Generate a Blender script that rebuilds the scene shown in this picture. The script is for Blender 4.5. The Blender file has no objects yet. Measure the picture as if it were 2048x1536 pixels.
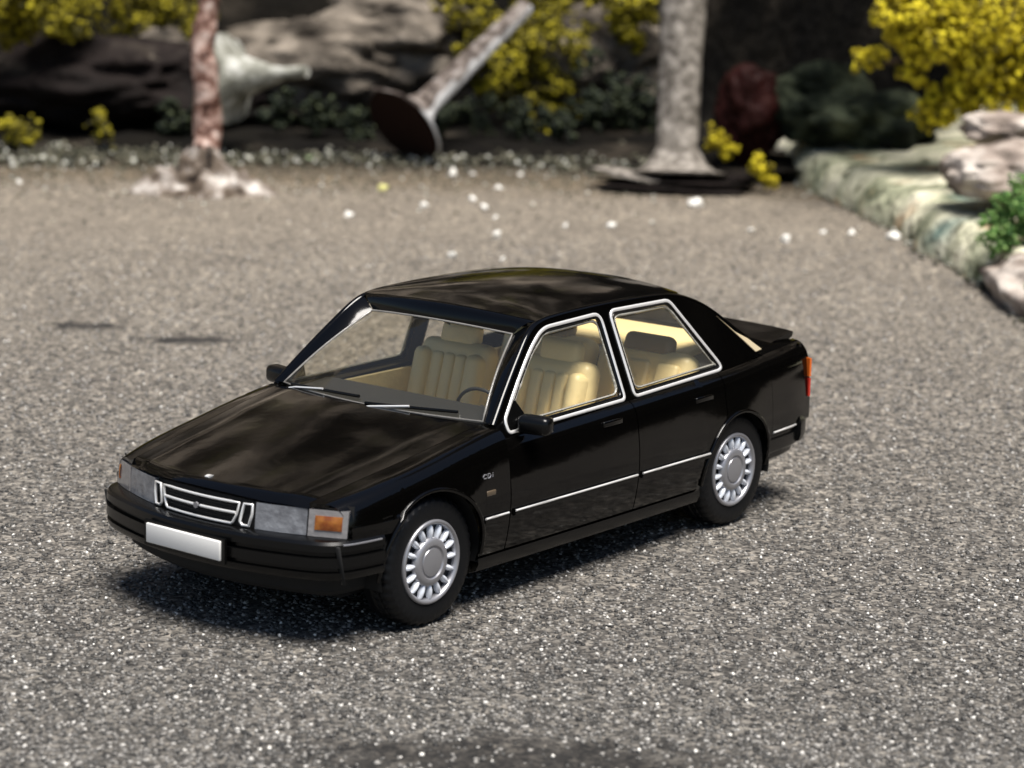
import bpy, bmesh, math, random
import numpy as np
from mathutils import Vector, Matrix, noise, geometry
sc = bpy.context.scene
R = math.radians
rnd = random.Random(7)

# ---------------------------------------------------------------- camera, world, sun, exposure
CAM = Vector((10.41420787, 8.57227076, 3.71628282))
YAW, PITCH, ROLL, FPX = 3.81497142, -0.20506648, 0.02298378, 5000.0
F_ = Vector((math.cos(PITCH)*math.cos(YAW), math.cos(PITCH)*math.sin(YAW), math.sin(PITCH)))
R0 = F_.cross(Vector((0, 0, 1))).normalized(); U0 = R0.cross(F_)
R_ = R0*math.cos(ROLL) + U0*math.sin(ROLL); U_ = -R0*math.sin(ROLL) + U0*math.cos(ROLL)
cd = bpy.data.cameras.new('camera'); cam = bpy.data.objects.new('camera', cd)
sc.collection.objects.link(cam); sc.camera = cam
M3 = Matrix((R_, U_, -F_)).transposed()
cam.matrix_world = Matrix.Translation(CAM) @ M3.to_4x4()
cd.sensor_width = 36; cd.lens = FPX/2048*36; cd.clip_end = 400; cd.clip_start = .1
cd.dof.use_dof = True; cd.dof.focus_distance = 13.2; cd.dof.aperture_fstop = 1.2

def at(px, py, f):
    """point seen at a photo position, f metres in front of the camera (along the ground)"""
    d = F_*FPX + R_*(px-1024) + U_*(768-py)
    return CAM + d*(f/math.hypot(d.x, d.y))
def on_ground(px, py, z=0.0):
    d = F_*FPX + R_*(px-1024) + U_*(768-py)
    return CAM + d*((z-CAM.z)/d.z)
FH = Vector((math.cos(YAW), math.sin(YAW), 0)); RH = Vector((math.sin(YAW), -math.cos(YAW), 0))

SUN_DIR = (Vector((0.12, 0.30, 1.0))).normalized()
w = bpy.data.worlds.new('World'); sc.world = w; w.use_nodes = True
nt = w.node_tree; nt.nodes.clear()
out = nt.nodes.new('ShaderNodeOutputWorld'); bg = nt.nodes.new('ShaderNodeBackground')
sky = nt.nodes.new('ShaderNodeTexSky'); sky.sky_type = 'NISHITA'; sky.sun_disc = False
sky.sun_elevation = math.asin(SUN_DIR.z); sky.sun_rotation = math.atan2(SUN_DIR.x, SUN_DIR.y)
nt.links.new(sky.outputs[0], bg.inputs[0]); nt.links.new(bg.outputs[0], out.inputs[0])
bg.inputs[1].default_value = 0.05
sd = bpy.data.lights.new('sun', 'SUN'); so = bpy.data.objects.new('sun', sd); sc.collection.objects.link(so)
sd.energy = 4.4; sd.angle = R(33); sd.color = (1.0, .95, .89)
so.rotation_euler = SUN_DIR.to_track_quat('Z', 'Y').to_euler()
sc.view_settings.view_transform = 'Standard'; sc.view_settings.look = 'None'
sc.view_settings.exposure = 0.75; sc.view_settings.gamma = 1

# ---------------------------------------------------------------- materials
def mat(name, col=(.5, .5, .5), rough=.5, metal=0., coat=0., ior=1.5, bump=None, vary=None, spec=.5, emit=None):
    m = bpy.data.materials.new(name); m.use_nodes = True; t = m.node_tree; n = t.nodes; b = n['Principled BSDF']
    b.inputs['Base Color'].default_value = (*col, 1); b.inputs['Roughness'].default_value = rough
    b.inputs['Metallic'].default_value = metal; b.inputs['IOR'].default_value = ior
    b.inputs['Coat Weight'].default_value = coat; b.inputs['Coat Roughness'].default_value = .04
    b.inputs['Specular IOR Level'].default_value = spec
    tc = n.new('ShaderNodeTexCoord')
    if vary:      # (scale, colour2, [detail])
        ns = n.new('ShaderNodeTexNoise'); ns.inputs['Scale'].default_value = vary[0]; ns.inputs['Detail'].default_value = 6
        rp = n.new('ShaderNodeValToRGB'); rp.color_ramp.elements[0].position = .35; rp.color_ramp.elements[1].position = .65
        rp.color_ramp.elements[0].color = (*col, 1); rp.color_ramp.elements[1].color = (*vary[1], 1)
        t.links.new(tc.outputs['Object'], ns.inputs['Vector']); t.links.new(ns.outputs[0], rp.inputs[0]); t.links.new(rp.outputs[0], b.inputs['Base Color'])
    if bump:      # (scale, strength, distance)
        ns = n.new('ShaderNodeTexNoise'); ns.inputs['Scale'].default_value = bump[0]; ns.inputs['Detail'].default_value = 5
        bp = n.new('ShaderNodeBump'); bp.inputs['Strength'].default_value = bump[1]; bp.inputs['Distance'].default_value = bump[2]
        t.links.new(tc.outputs['Object'], ns.inputs['Vector']); t.links.new(ns.outputs[0], bp.inputs['Height']); t.links.new(bp.outputs[0], b.inputs['Normal'])
    return m

def mat_ramp(name, scale, stops, rough=.85, bump=(20, .5, .02), detail=8, dist=0., second=None):
    """noise-driven colours; stops = [(pos, rgb)...]; second = (scale, rgb, lo, hi) patches laid over"""
    m = bpy.data.materials.new(name); m.use_nodes = True; t = m.node_tree; n = t.nodes; b = n['Principled BSDF']
    b.inputs['Roughness'].default_value = rough; b.inputs['Specular IOR Level'].default_value = .12
    tc = n.new('ShaderNodeTexCoord'); ns = n.new('ShaderNodeTexNoise')
    ns.inputs['Scale'].default_value = scale; ns.inputs['Detail'].default_value = detail; ns.inputs['Distortion'].default_value = dist
    rp = n.new('ShaderNodeValToRGB'); cr = rp.color_ramp
    while len(cr.elements) < len(stops): cr.elements.new(.5)
    for e, (p, c) in zip(cr.elements, stops): e.position = p; e.color = (*c, 1)
    t.links.new(tc.outputs['Object'], ns.inputs['Vector']); t.links.new(ns.outputs[0], rp.inputs[0])
    src = rp.outputs[0]
    if second:
        for (s2, c2, lo, hi) in second:
            n2 = n.new('ShaderNodeTexNoise'); n2.inputs['Scale'].default_value = s2; n2.inputs['Detail'].default_value = 6
            off = n.new('ShaderNodeVectorMath'); off.operation = 'ADD'; off.inputs[1].default_value = (s2*3.1, 7.7, 1.3)
            r2 = n.new('ShaderNodeValToRGB'); r2.color_ramp.elements[0].position = lo; r2.color_ramp.elements[1].position = hi
            mx = n.new('ShaderNodeMix'); mx.data_type = 'RGBA'; mx.inputs[7].default_value = (*c2, 1)
            t.links.new(tc.outputs['Object'], off.inputs[0]); t.links.new(off.outputs[0], n2.inputs['Vector'])
            t.links.new(n2.outputs[0], r2.inputs[0]); t.links.new(r2.outputs[0], mx.inputs[0]); t.links.new(src, mx.inputs[6]); src = mx.outputs[2]
    t.links.new(src, b.inputs['Base Color'])
    if bump:
        nb = n.new('ShaderNodeTexNoise'); nb.inputs['Scale'].default_value = bump[0]; nb.inputs['Detail'].default_value = 8
        bp = n.new('ShaderNodeBump'); bp.inputs['Strength'].default_value = bump[1]; bp.inputs['Distance'].default_value = bump[2]
        t.links.new(tc.outputs['Object'], nb.inputs['Vector']); t.links.new(nb.outputs[0], bp.inputs['Height']); t.links.new(bp.outputs[0], b.inputs['Normal'])
    return m

def mat_island(name, stops, rough=.7, spec=.5):
    m = bpy.data.materials.new(name); m.use_nodes = True; t = m.node_tree; n = t.nodes; b = n['Principled BSDF']
    b.inputs['Roughness'].default_value = rough; b.inputs['Specular IOR Level'].default_value = spec
    g = n.new('ShaderNodeNewGeometry'); rp = n.new('ShaderNodeValToRGB'); cr = rp.color_ramp
    while len(cr.elements) < len(stops): cr.elements.new(.5)
    for e, (p, c) in zip(cr.elements, stops): e.position = p; e.color = (*c, 1)
    t.links.new(g.outputs['Random Per Island'], rp.inputs[0]); t.links.new(rp.outputs[0], b.inputs['Base Color'])
    return m

def mat_glass(name, tint, haze=.04):
    m = bpy.data.materials.new(name); m.use_nodes = True; t = m.node_tree; n = t.nodes; n.clear()
    o = n.new('ShaderNodeOutputMaterial'); tr = n.new('ShaderNodeBsdfTransparent'); tr.inputs[0].default_value = (*tint, 1)
    gl = n.new('ShaderNodeBsdfGlossy'); gl.inputs['Roughness'].default_value = .02
    fr = n.new('ShaderNodeFresnel'); ge = n.new('ShaderNodeNewGeometry'); mi = n.new('ShaderNodeMapRange'); mi.inputs[3].default_value = 1.5; mi.inputs[4].default_value = 1/1.5; t.links.new(ge.outputs['Backfacing'], mi.inputs[0]); t.links.new(mi.outputs[0], fr.inputs[0]); mx = n.new('ShaderNodeMixShader')
    tc = n.new('ShaderNodeTexCoord'); nb = n.new('ShaderNodeTexNoise'); nb.inputs['Scale'].default_value = 4
    bp = n.new('ShaderNodeBump'); bp.inputs['Strength'].default_value = .15; bp.inputs['Distance'].default_value = .02
    t.links.new(tc.outputs['Object'], nb.inputs['Vector']); t.links.new(nb.outputs[0], bp.inputs['Height'])
    t.links.new(bp.outputs[0], gl.inputs['Normal']); t.links.new(bp.outputs[0], fr.inputs['Normal'])
    df = n.new('ShaderNodeBsdfDiffuse'); df.inputs[0].default_value = (.75, .74, .68, 1); hz = n.new('ShaderNodeMixShader'); hz.inputs[0].default_value = haze   # slightly milky moulded plastic
    t.links.new(tr.outputs[0], hz.inputs[1]); t.links.new(df.outputs[0], hz.inputs[2])
    t.links.new(fr.outputs[0], mx.inputs[0]); t.links.new(hz.outputs[0], mx.inputs[1]); t.links.new(gl.outputs[0], mx.inputs[2])
    t.links.new(mx.outputs[0], o.inputs[0])
    return m

PAINT = mat('black_paint', (.0012, .0011, .0010), .09, ior=1.5, spec=.38, bump=(5, .07, .02))
TRIM = mat('black_plastic', (.0022, .0022, .0022), .26, spec=.35)
RUBBER = mat('tyre_rubber', (.0035, .004, .005), .5, spec=.3, bump=(60, .3, .004))
DARK = mat('wheel_well_black', (.003, .003, .003), .8)
CHROME = mat('chrome_print', (.86, .85, .84), .16, metal=1.0, bump=(35, .35, .006))
SILVERP = mat('silver_print', (.92, .91, .89), .28, metal=.5, bump=(45, .4, .004))
RIM = mat('silver_rim', (.84, .88, .95), .12, metal=.2, coat=.8)
HUB = mat('grey_rim', (.36, .36, .38), .35, metal=.6)
CREAM = mat('cream_interior', (.93, .77, .42), .38, spec=.6, bump=(9, .3, .03))
BROWN = mat('shade_brown_cushion', (.13, .095, .055), .5)  # brown stands in for the shadow over the rear bench
DASH = mat('dash_grey', (.016, .016, .014), .5)
AMBER = mat('amber_lens', (.20, .045, .006), .15, coat=.6, bump=(20, .5, .01), vary=(14, (.40, .15, .025)))
LENS = mat('headlamp_lens', (.13, .135, .15), .14, coat=.8, bump=(30, .5, .01), vary=(14, (.24, .25, .27)))
CLEAR = mat('clear_lens', (.25, .24, .24), .12, coat=.8, bump=(30, .4, .01))
RED = mat('red_lens', (.55, .03, .015), .15, coat=.6)
ORANGE = mat('orange_lens', (.80, .16, .02), .15, coat=.6)
PLATE = mat('white_plate', (.80, .79, .76), .4)
CREAMG = mat('cream_backed_glass', (.62, .52, .34), .12, coat=.5)
PANE = mat('clear_pane_rim', (.30, .29, .25), .15, coat=1., bump=(50, .9, .012))
EDGE = mat('clear_pane_edge', (.20, .19, .175), .25, coat=.6, bump=(30, .6, .01))
GLASS = mat_glass('window_glass', (.97, .95, .88)); GLASSW = mat_glass('windscreen_glass', (.98, .97, .93), .012)

# ---------------------------------------------------------------- helpers
def tag(o, label=None, cat=None, group=None, kind=None):
    if label: o['label'] = label
    if cat: o['category'] = cat
    if group: o['group'] = group
    if kind: o['kind'] = kind
    return o
def empty(name, loc=(0, 0, 0)):
    o = bpy.data.objects.new(name, None); sc.collection.objects.link(o); o.location = loc; return o
def mk(name, verts, faces, m, parent=None, sharp=35, smooth=True):
    me = bpy.data.meshes.new(name); me.from_pydata([tuple(v) for v in verts], [], faces)
    me.validate(); me.update()
    if smooth:
        me.shade_smooth(); me.set_sharp_from_angle(angle=R(sharp))
    me.materials.append(m)
    o = bpy.data.objects.new(name, me); sc.collection.objects.link(o)
    if parent: o.parent = parent
    return o
class MB:
    """collects shapes into one mesh"""
    def __init__(s): s.v = []; s.f = []
    def add(s, v, f):
        k = len(s.v); s.v += [Vector(p) for p in v]; s.f += [tuple(i+k for i in q) for q in f]; return s
    def build(s, name, m, parent=None, sharp=35, smooth=True): return mk(name, s.v, s.f, m, parent, sharp, smooth)
def fixn(o):
    bm = bmesh.new(); bm.from_mesh(o.data); bmesh.ops.recalc_face_normals(bm, faces=bm.faces); bm.to_mesh(o.data); bm.free(); return o
def grid(P, closed_u=False, closed_v=False):
    nu, nv = len(P), len(P[0]); v = [p for r in P for p in r]; f = []
    for i in range(nu if closed_u else nu-1):
        for j in range(nv if closed_v else nv-1):
            a, b = i, (i+1) % nu; c, d = j, (j+1) % nv
            f.append((a*nv+c, b*nv+c, b*nv+d, a*nv+d))
    return v, f
def slab(P, th, towards):
    """grid P given thickness th away from its outer side; towards(p) = point roughly inside the body"""
    nu, nv = len(P), len(P[0]); Q = []
    for i in range(nu):
        row = []
        for j in range(nv):
            a = P[min(i+1, nu-1)][j]-P[max(i-1, 0)][j]; b = P[i][min(j+1, nv-1)]-P[i][max(j-1, 0)]
            n = a.cross(b)
            if n.length < 1e-9: n = Vector((0, 0, 1))
            n.normalize()
            if n.dot(towards-P[i][j]) < 0: n = -n
            row.append(P[i][j]+n*th)
        Q.append(row)
    v1, f1 = grid(P); v2, f2 = grid(Q); k = len(v1)
    f = list(f1)+[tuple(x+k for x in reversed(q)) for q in f2]
    rim = [(i, 0) for i in range(nu)]+[(nu-1, j) for j in range(1, nv)]+[(i, nv-1) for i in range(nu-2, -1, -1)]+[(0, j) for j in range(nv-2, 0, -1)]
    idx = [i*nv+j for i, j in rim]
    for a, b in zip(idx, idx[1:]+idx[:1]): f.append((a, b, b+k, a+k))
    return v1+v2, f
def box(c, s, rot=None):
    v = [Vector((x*s[0]/2, y*s[1]/2, z*s[2]/2)) for x in (-1, 1) for y in (-1, 1) for z in (-1, 1)]
    if rot: v = [rot @ p for p in v]
    v = [p+Vector(c) for p in v]
    return v, [(0, 1, 3, 2), (4, 6, 7, 5), (0, 4, 5, 1), (2, 3, 7, 6), (0, 2, 6, 4), (1, 5, 7, 3)]
def rbox(name, c, s, m, parent, bev=.02, seg=3, rot=None):
    v, f = box((0, 0, 0), s); bm = bmesh.new(); vs = [bm.verts.new(p) for p in v]
    for q in f: bm.faces.new([vs[i] for i in q])
    bmesh.ops.recalc_face_normals(bm, faces=bm.faces)
    bmesh.ops.bevel(bm, geom=bm.edges[:]+bm.verts[:], offset=bev, segments=seg, profile=.5, affect='EDGES')
    me = bpy.data.meshes.new(name); bm.to_mesh(me); bm.free(); me.shade_smooth(); me.set_sharp_from_angle(angle=R(50)); me.materials.append(m)
    mm = Matrix.Translation(c) @ (rot.to_4x4() if rot else Matrix.Identity(4)); me.transform(mm)
    o = bpy.data.objects.new(name, me); sc.collection.objects.link(o)
    if parent: o.parent = parent
    return o
def tube(path, rad, n=8, closed=False, flat=None, caps=True):
    """swept circle (or ellipse: flat=(normal, factor))"""
    path = [Vector(p) for p in path]; N = len(path); rows = []
    up = Vector((0, 0, 1)); prev = None
    for i, p in enumerate(path):
        a = path[(i+1) % N] if closed or i < N-1 else p; b = path[i-1] if closed or i > 0 else p
        t = (a-b).normalized()
        if prev is None:
            s = t.cross(up)
            if s.length < .1: s = t.cross(Vector((1, 0, 0)))
        else: s = prev - t*prev.dot(t)
        s.normalize(); prev = s; u = s.cross(t)
        r = rad(i/(N-1)) if callable(rad) else rad
        row = [p + s*math.cos(k*2*math.pi/n)*r + u*math.sin(k*2*math.pi/n)*r for k in range(n)]
        if flat:
            nn, fc = flat; nn = Vector(nn).normalized(); row = [q - nn*((q-p).dot(nn)*(1-fc)) for q in row]
        rows.append(row)
    v, f = grid(rows, closed_u=closed, closed_v=True)
    if not closed and caps: f += [tuple(range(n)), tuple((N-1)*n+k for k in reversed(range(n)))]
    return v, f
def smooth_path(pts, n=6, closed=False):
    P = [Vector(p) for p in pts]; N = len(P); o = []
    for i in range(N if closed else N-1):
        p1, p2 = P[i], P[(i+1) % N]
        p0 = P[i-1] if (closed or i > 0) else p1*2-p2; p3 = P[(i+2) % N] if (closed or i+2 < N) else p2*2-p1
        for k in range(n):
            t = k/n; o.append(.5*((2*p1)+(p2-p0)*t+(2*p0-5*p1+4*p2-p3)*t*t+(3*p1-p0-3*p2+p3)*t**3))
    if not closed: o.append(P[-1])
    return o
def round_poly(pts, r, n=4):
    """rounds the corners of a closed polygon"""
    P = [Vector(p) for p in pts]; o = []; N = len(P)
    for i, p in enumerate(P):
        a, b = P[i-1]-p, P[(i+1) % N]-p; rr = r[i] if isinstance(r, (list, tuple)) else r
        q1 = p+a.normalized()*min(rr, a.length*.45); q2 = p+b.normalized()*min(rr, b.length*.45)
        for k in range(n+1):
            t = k/n; o.append(q1*(1-t)**2+p*2*t*(1-t)+q2*t*t)
    return o
def herm(tab, x):
    n = len(tab)
    if x <= tab[0][0]: return tab[0][1]
    if x >= tab[-1][0]: return tab[-1][1]
    i = max(k for k in range(n-1) if tab[k][0] <= x)
    def sl(k):
        if k == 0: return (tab[1][1]-tab[0][1])/(tab[1][0]-tab[0][0])
        if k == n-1: return (tab[-1][1]-tab[-2][1])/(tab[-1][0]-tab[-2][0])
        return (tab[k+1][1]-tab[k-1][1])/(tab[k+1][0]-tab[k-1][0])
    h = tab[i+1][0]-tab[i][0]; t = (x-tab[i][0])/h; a, b = tab[i][1], tab[i+1][1]
    return (2*t**3-3*t*t+1)*a+(t**3-2*t*t+t)*h*sl(i)+(-2*t**3+3*t*t)*b+(t**3-t*t)*h*sl(i+1)
def lerp(a, b, t): return a+(b-a)*t
def lin(a, b, n): return [a+(b-a)*i/(n-1) for i in range(n)]
def cdt_panel(outline, holes, fn, step=.05):
    """flat polygon with holes in (x, z), filled with an even triangulation, then bent by fn(x, z)"""
    pts = []; edges = []; faces = []
    def loop(L):
        L2 = []
        for i, p in enumerate(L):
            q = L[(i+1) % len(L)]; d = math.dist(p, q); k = max(1, int(d/step))
            L2 += [(lerp(p[0], q[0], j/k), lerp(p[1], q[1], j/k)) for j in range(k)]
        s = len(pts); pts.extend(L2); edges.extend((s+i, s+(i+1) % len(L2)) for i in range(len(L2))); return L2
    O = loop(outline); HH = [loop(h) for h in holes]
    def inside(p, L):
        c = False
        for i in range(len(L)):
            a, b = L[i], L[i-1]
            if (a[1] > p[1]) != (b[1] > p[1]) and p[0] < (b[0]-a[0])*(p[1]-a[1])/(b[1]-a[1])+a[0]: c = not c
        return c
    xs = [p[0] for p in O]; zs = [p[1] for p in O]
    x = min(xs)
    while x < max(xs):
        z = min(zs)
        while z < max(zs):
            if inside((x, z), O) and not any(inside((x, z), h) for h in HH) and min(math.dist((x, z), q) for q in pts[:]) > step*.5: pts.append((x, z))
            z += step
        x += step
    v, e, f, _, _, _ = geometry.delaunay_2d_cdt([Vector(p) for p in pts], edges, [], 0, 1e-5)
    keep = []
    for t in f:
        c = (sum(v[i][0] for i in t)/3, sum(v[i][1] for i in t)/3)
        if inside(c, O) and not any(inside(c, h) for h in HH): keep.append(tuple(t))
    return [fn(p[0], p[1]) for p in v], keep
def thicken(v, f, off):
    """closed shell from an open sheet: off(p) = inner point"""
    n = len(v); cnt = {}
    for q in f:
        for a, b in zip(q, q[1:]+q[:1]): cnt[(a, b)] = 1
    F = list(f)+[tuple(x+n for x in reversed(q)) for q in f]
    for (a, b) in cnt:
        if (b, a) not in cnt: F.append((b, a, a+n, b+n))
    return list(v)+[off(p) for p in v], F

# ================================================================ THE CAR
car = empty('model_car', (0, 0, 0))
tag(car, 'glossy black miniature four-door saloon with white-chrome window outlines, cream seats and a blank white plate', 'model car')
WT = [(-2.22, .800), (-2.0, .835), (-1.7, .858), (-1.336, .878), (-.8, .886), (0, .889), (.8, .886), (1.336, .878), (1.7, .852), (1.88, .818), (2.0, .78)]
ZF = [(.77, .905), (.85, .896), (1.0, .873), (1.158, .845), (1.33, .812), (1.6, .766), (1.9, .712), (2.05, .684)]
ZB = [(-2.3, .945), (-2.0, .952), (-1.7, .938), (-1.3, .915), (-.3, .880), (.3, .861), (.77, .850)]
HY = [(-2.3, .66), (-1.7, .70), (.77, .705), (1.3, .68), (2.05, .615)]
CREASE = 8
def sect(x, front):
    wv = herm(WT, x); z = herm(ZF if front else ZB, x); hy = herm(HY, x)
    arch = math.exp(-((abs(x)-1.336)/.32)**2)*.012
    return [(wv-.060, .215), (wv-.024, .32), (wv+arch, .47), (wv+.002+arch, .60), (wv-.012, z-.15), (wv-.034, z-.05), (wv-.083, z), (hy, z+.014)]
def body_pt(x, s, sy, front):
    P = sect(x, front); s = min(max(s, 0), 7); i = min(int(s), 6); t = s-i
    def g(k):
        if k < 0: return (2*P[0][0]-P[1][0], 2*P[0][1]-P[1][1])
        if k > 7: return (2*P[7][0]-P[6][0], 2*P[7][1]-P[6][1])
        return P[k]
    r = []
    for c in (0, 1):
        p0, p1, p2, p3 = g(i-1)[c], g(i)[c], g(i+1)[c], g(i+2)[c]
        r.append(.5*((2*p1)+(p2-p0)*t+(2*p0-5*p1+4*p2-p3)*t*t+(3*p1-p0-3*p2+p3)*t**3))
    return Vector((x, sy*r[0], r[1]))
def s_of_z(x, z, front):
    lo, hi = 0., 6.5
    for _ in range(22):
        m = (lo+hi)/2
        if body_pt(x, m, 1, front).z < z: lo = m
        else: hi = m
    return lo
WX, WZ, RFA, RRA = 1.336, .33, .368, .348
def zlow(x, base):
    for cx, r in ((WX, RFA), (-WX, RRA)):
        if abs(x-cx) < r: return max(base, WZ+math.sqrt(r*r-(x-cx)**2))
    return base
def xf_front(y): return 2.115-.335*y*y
def xb_rear(y): return -2.205+.10*y*y
def panel(name, x0, x1, sy, front, base, shi, xs_extra=(), end=None, n=14):
    xs = set(lin(x0, x1, max(3, int(abs(x1-x0)/.045))))
    for cx, r in ((WX, RFA), (-WX, RRA)):
        for k in range(41):
            q = cx+r*math.cos(math.pi*k/40)
            if min(x0, x1) < q < max(x0, x1): xs.add(round(q, 5))
    xs = sorted(xs); rows = []
    for x in xs:
        zl = zlow(x, base(x) if callable(base) else base)
        s0 = s_of_z(x, zl, front); row = []
        for k in range(n+1):
            s = lerp(s0, shi, k/n); p = body_pt(x, s, sy, front)
            if end:
                u = max(0, (x-x0)/(x1-x0)); e = end(abs(p.y), p.z)
                d = (e-x1)*max(0, (u-.55)/.45)**1.0
                p = body_pt(x+d, s, sy, front)
            row.append(p)
        rows.append(row)
    v, f = slab(rows, .022, Vector((sum(xs)/len(xs), 0, .5)))
    return fixn(mk(name, v, f, PAINT, car, 40))
DOORF, DOORM = .770, -.340
for sy in (1, -1):
    panel('front_fender', DOORF+.004, 1.92, sy, True, lambda x: .24 if x < 1.3 else .545, 7.0, end=lambda y, z: xf_front(y)-.008)
    panel('front_door', DOORM+.004, DOORF-.004, sy, False, .262, 6.0)
    panel('rear_door', -1.19, DOORM-.004, sy, False, .262, 6.0)
    panel('quarter_panel', -1.70, -1.198, sy, False, .40, 6.0)
    panel('rear_corner_panel', -2.19, -1.703, sy, False, .50, 7.0)
    # sill under the doors, slightly set back
    rows = []
    for x in lin(-.98, .985, 30):
        w0 = herm(WT, x)
        rows.append([Vector((x, sy*(w0-.028), .275)), Vector((x, sy*(w0-.026), .245)), Vector((x, sy*(w0-.045), .205)), Vector((x, sy*(w0-.10), .185)), Vector((x, sy*(w0-.25), .18))])
    v, f = grid(rows); fixn(mk('sill', v, f, TRIM, car))
    # wheel-arch lips
    for cx, r in ((WX, RFA), (-WX, RRA)):
        pth = []
        for k in range(33):
            a = R(-8)+R(196)*k/32; x = cx+r*math.cos(a); z = WZ+r*math.sin(a)
            if z < .30: z = .30
            fr = cx > 0; p = body_pt(x, s_of_z(x, z, fr), sy, fr); pth.append(Vector((x, p.y+sy*.002, z)))
        v, f = tube(pth, .0115, 8); mk('wheel_arch_lip', v, f, PAINT, car, 60)
    # chrome-topped rub strip: black strip body with a thin printed line on it
    for (a, b, fr) in ((.80, .985, True), (DOORM+.03, .745, False), (-1.005, DOORM-.02, False)):
        rows = []; line = []
        for x in lin(a, b, 14):
            y0 = body_pt(x, s_of_z(x, .485, fr), 1, fr).y
            rows.append([Vector((x, sy*(y0-.004), .46)), Vector((x, sy*(y0+.012), .466)), Vector((x, sy*(y0+.014), .478)), Vector((x, sy*(y0+.012), .498)), Vector((x, sy*(y0-.004), .503))])
            line.append(Vector((x, sy*(y0+.0135), .491)))
        v, f = grid(rows); f += [tuple(range(5)), tuple(len(v)-1-k for k in range(5))]
        o = fixn(mk('rub_strip', v, f, TRIM, car, 30))
        v, f = tube(line, .0062, 6); mk('chrome_strip', v, f, SILVERP, o, 60)
# hood
def hood_z(x, y):
    hy = herm(HY, x); e = herm(ZF, x)+.014; q = min(1, abs(y)/hy)
    z = e+.042*(1-q**2)+.004*math.exp(-((abs(y)-hy*.80)/.05)**2)
    return z
def cowl_x(y): return .815+.115*(1-(y/.705)**2)
rows = []
for i in range(41):
    u = i/40; row = []
    for j in range(33):
        vv = -1+2*j/32
        x = lerp(.84, 2.06, u); y = vv*(herm(HY, x)-.004)
        xx = lerp(cowl_x(y), xf_front(y)-.012, u); y = vv*(herm(HY, xx)-.004)
        z = hood_z(xx, y)
        lip = max(0, (u-.955)/.045); z -= .030*(1-math.sqrt(max(0, 1-lip**2)))
        row.append(Vector((xx, y, z)))
    rows.append(row)
v, f = slab(rows, .022, Vector((1.4, 0, .3))); hood = fixn(mk('hood', v, f, PAINT, car, 45))
v, f = tube([(2.03, y, hood_z(2.03, 0)+.001) for y in (-.012, .012)], .021, 14); bd = mk('hood_badge', v, f, SILVERP, hood)
for p in bd.data.vertices: p.co.z = hood_z(2.03, 0)+(p.co.z-hood_z(2.03, 0))*.35+.001
# cowl strip between hood and windscreen
def ws_base(y): return Vector((.775+.13*(1-(y/.70)**2), y, .925+.005*(1-(y/.7)**2)))
rows = []
for j in range(25):
    y = -.72+1.44*j/24; a = Vector((cowl_x(max(-.7, min(.7, y)))-.002, y, hood_z(cowl_x(max(-.7, min(.7, y))), y)-.018)); b = ws_base(y); b = b+Vector((-.03, 0, -.012))
    rows.append([a, (a+b)/2+Vector((0, 0, -.006)), b])
v, f = grid(rows); fixn(mk('cowl_grille', v, f, TRIM, car))

# ---- greenhouse
def ys(z): return .806-(z-.875)*.375
def ysx(x, z):
    t = max(0, (x-.2)/.6); r = max(0, (-x-1.0)/.8)
    return ys(z) - .010*t*t - .05*r*r
RA = [(.775, .915), (.62, 1.062), (.45, 1.212), (.32, 1.315), (.22, 1.356), (.05, 1.372), (-.3, 1.380), (-.7, 1.376), (-.95, 1.362), (-1.12, 1.322), (-1.3, 1.248), (-1.5, 1.122), (-1.77, .956)]
RAs = [(p.x, p.y) for p in smooth_path([(a, b, 0) for a, b in RA], 5)]
WINF = [(.690, .872), (.700, .935), (.535, 1.095), (.365, 1.245), (.225, 1.335), (-.286, 1.350), (-.312, .894)]
WINR = [(-.402, .897), (-.370, 1.351), (-.925, 1.345), (-1.262, .945), (-1.245, .922)]
def offs(poly, d):
    P = [Vector(p) for p in poly]; o = []; N = len(P)
    ar = sum(P[i].x*P[(i+1) % N].y-P[(i+1) % N].x*P[i].y for i in range(N)); sg = 1 if ar > 0 else -1
    for i in range(N):
        a = (P[i]-P[i-1]).normalized(); b = (P[(i+1) % N]-P[i]).normalized()
        na, nb = Vector((a.y, -a.x))*sg, Vector((b.y, -b.x))*sg; m = (na+nb)
        m = m/max(.35, (1+na.dot(nb))); o.append(P[i]+m*d)
    return o
railR = .022
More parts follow.
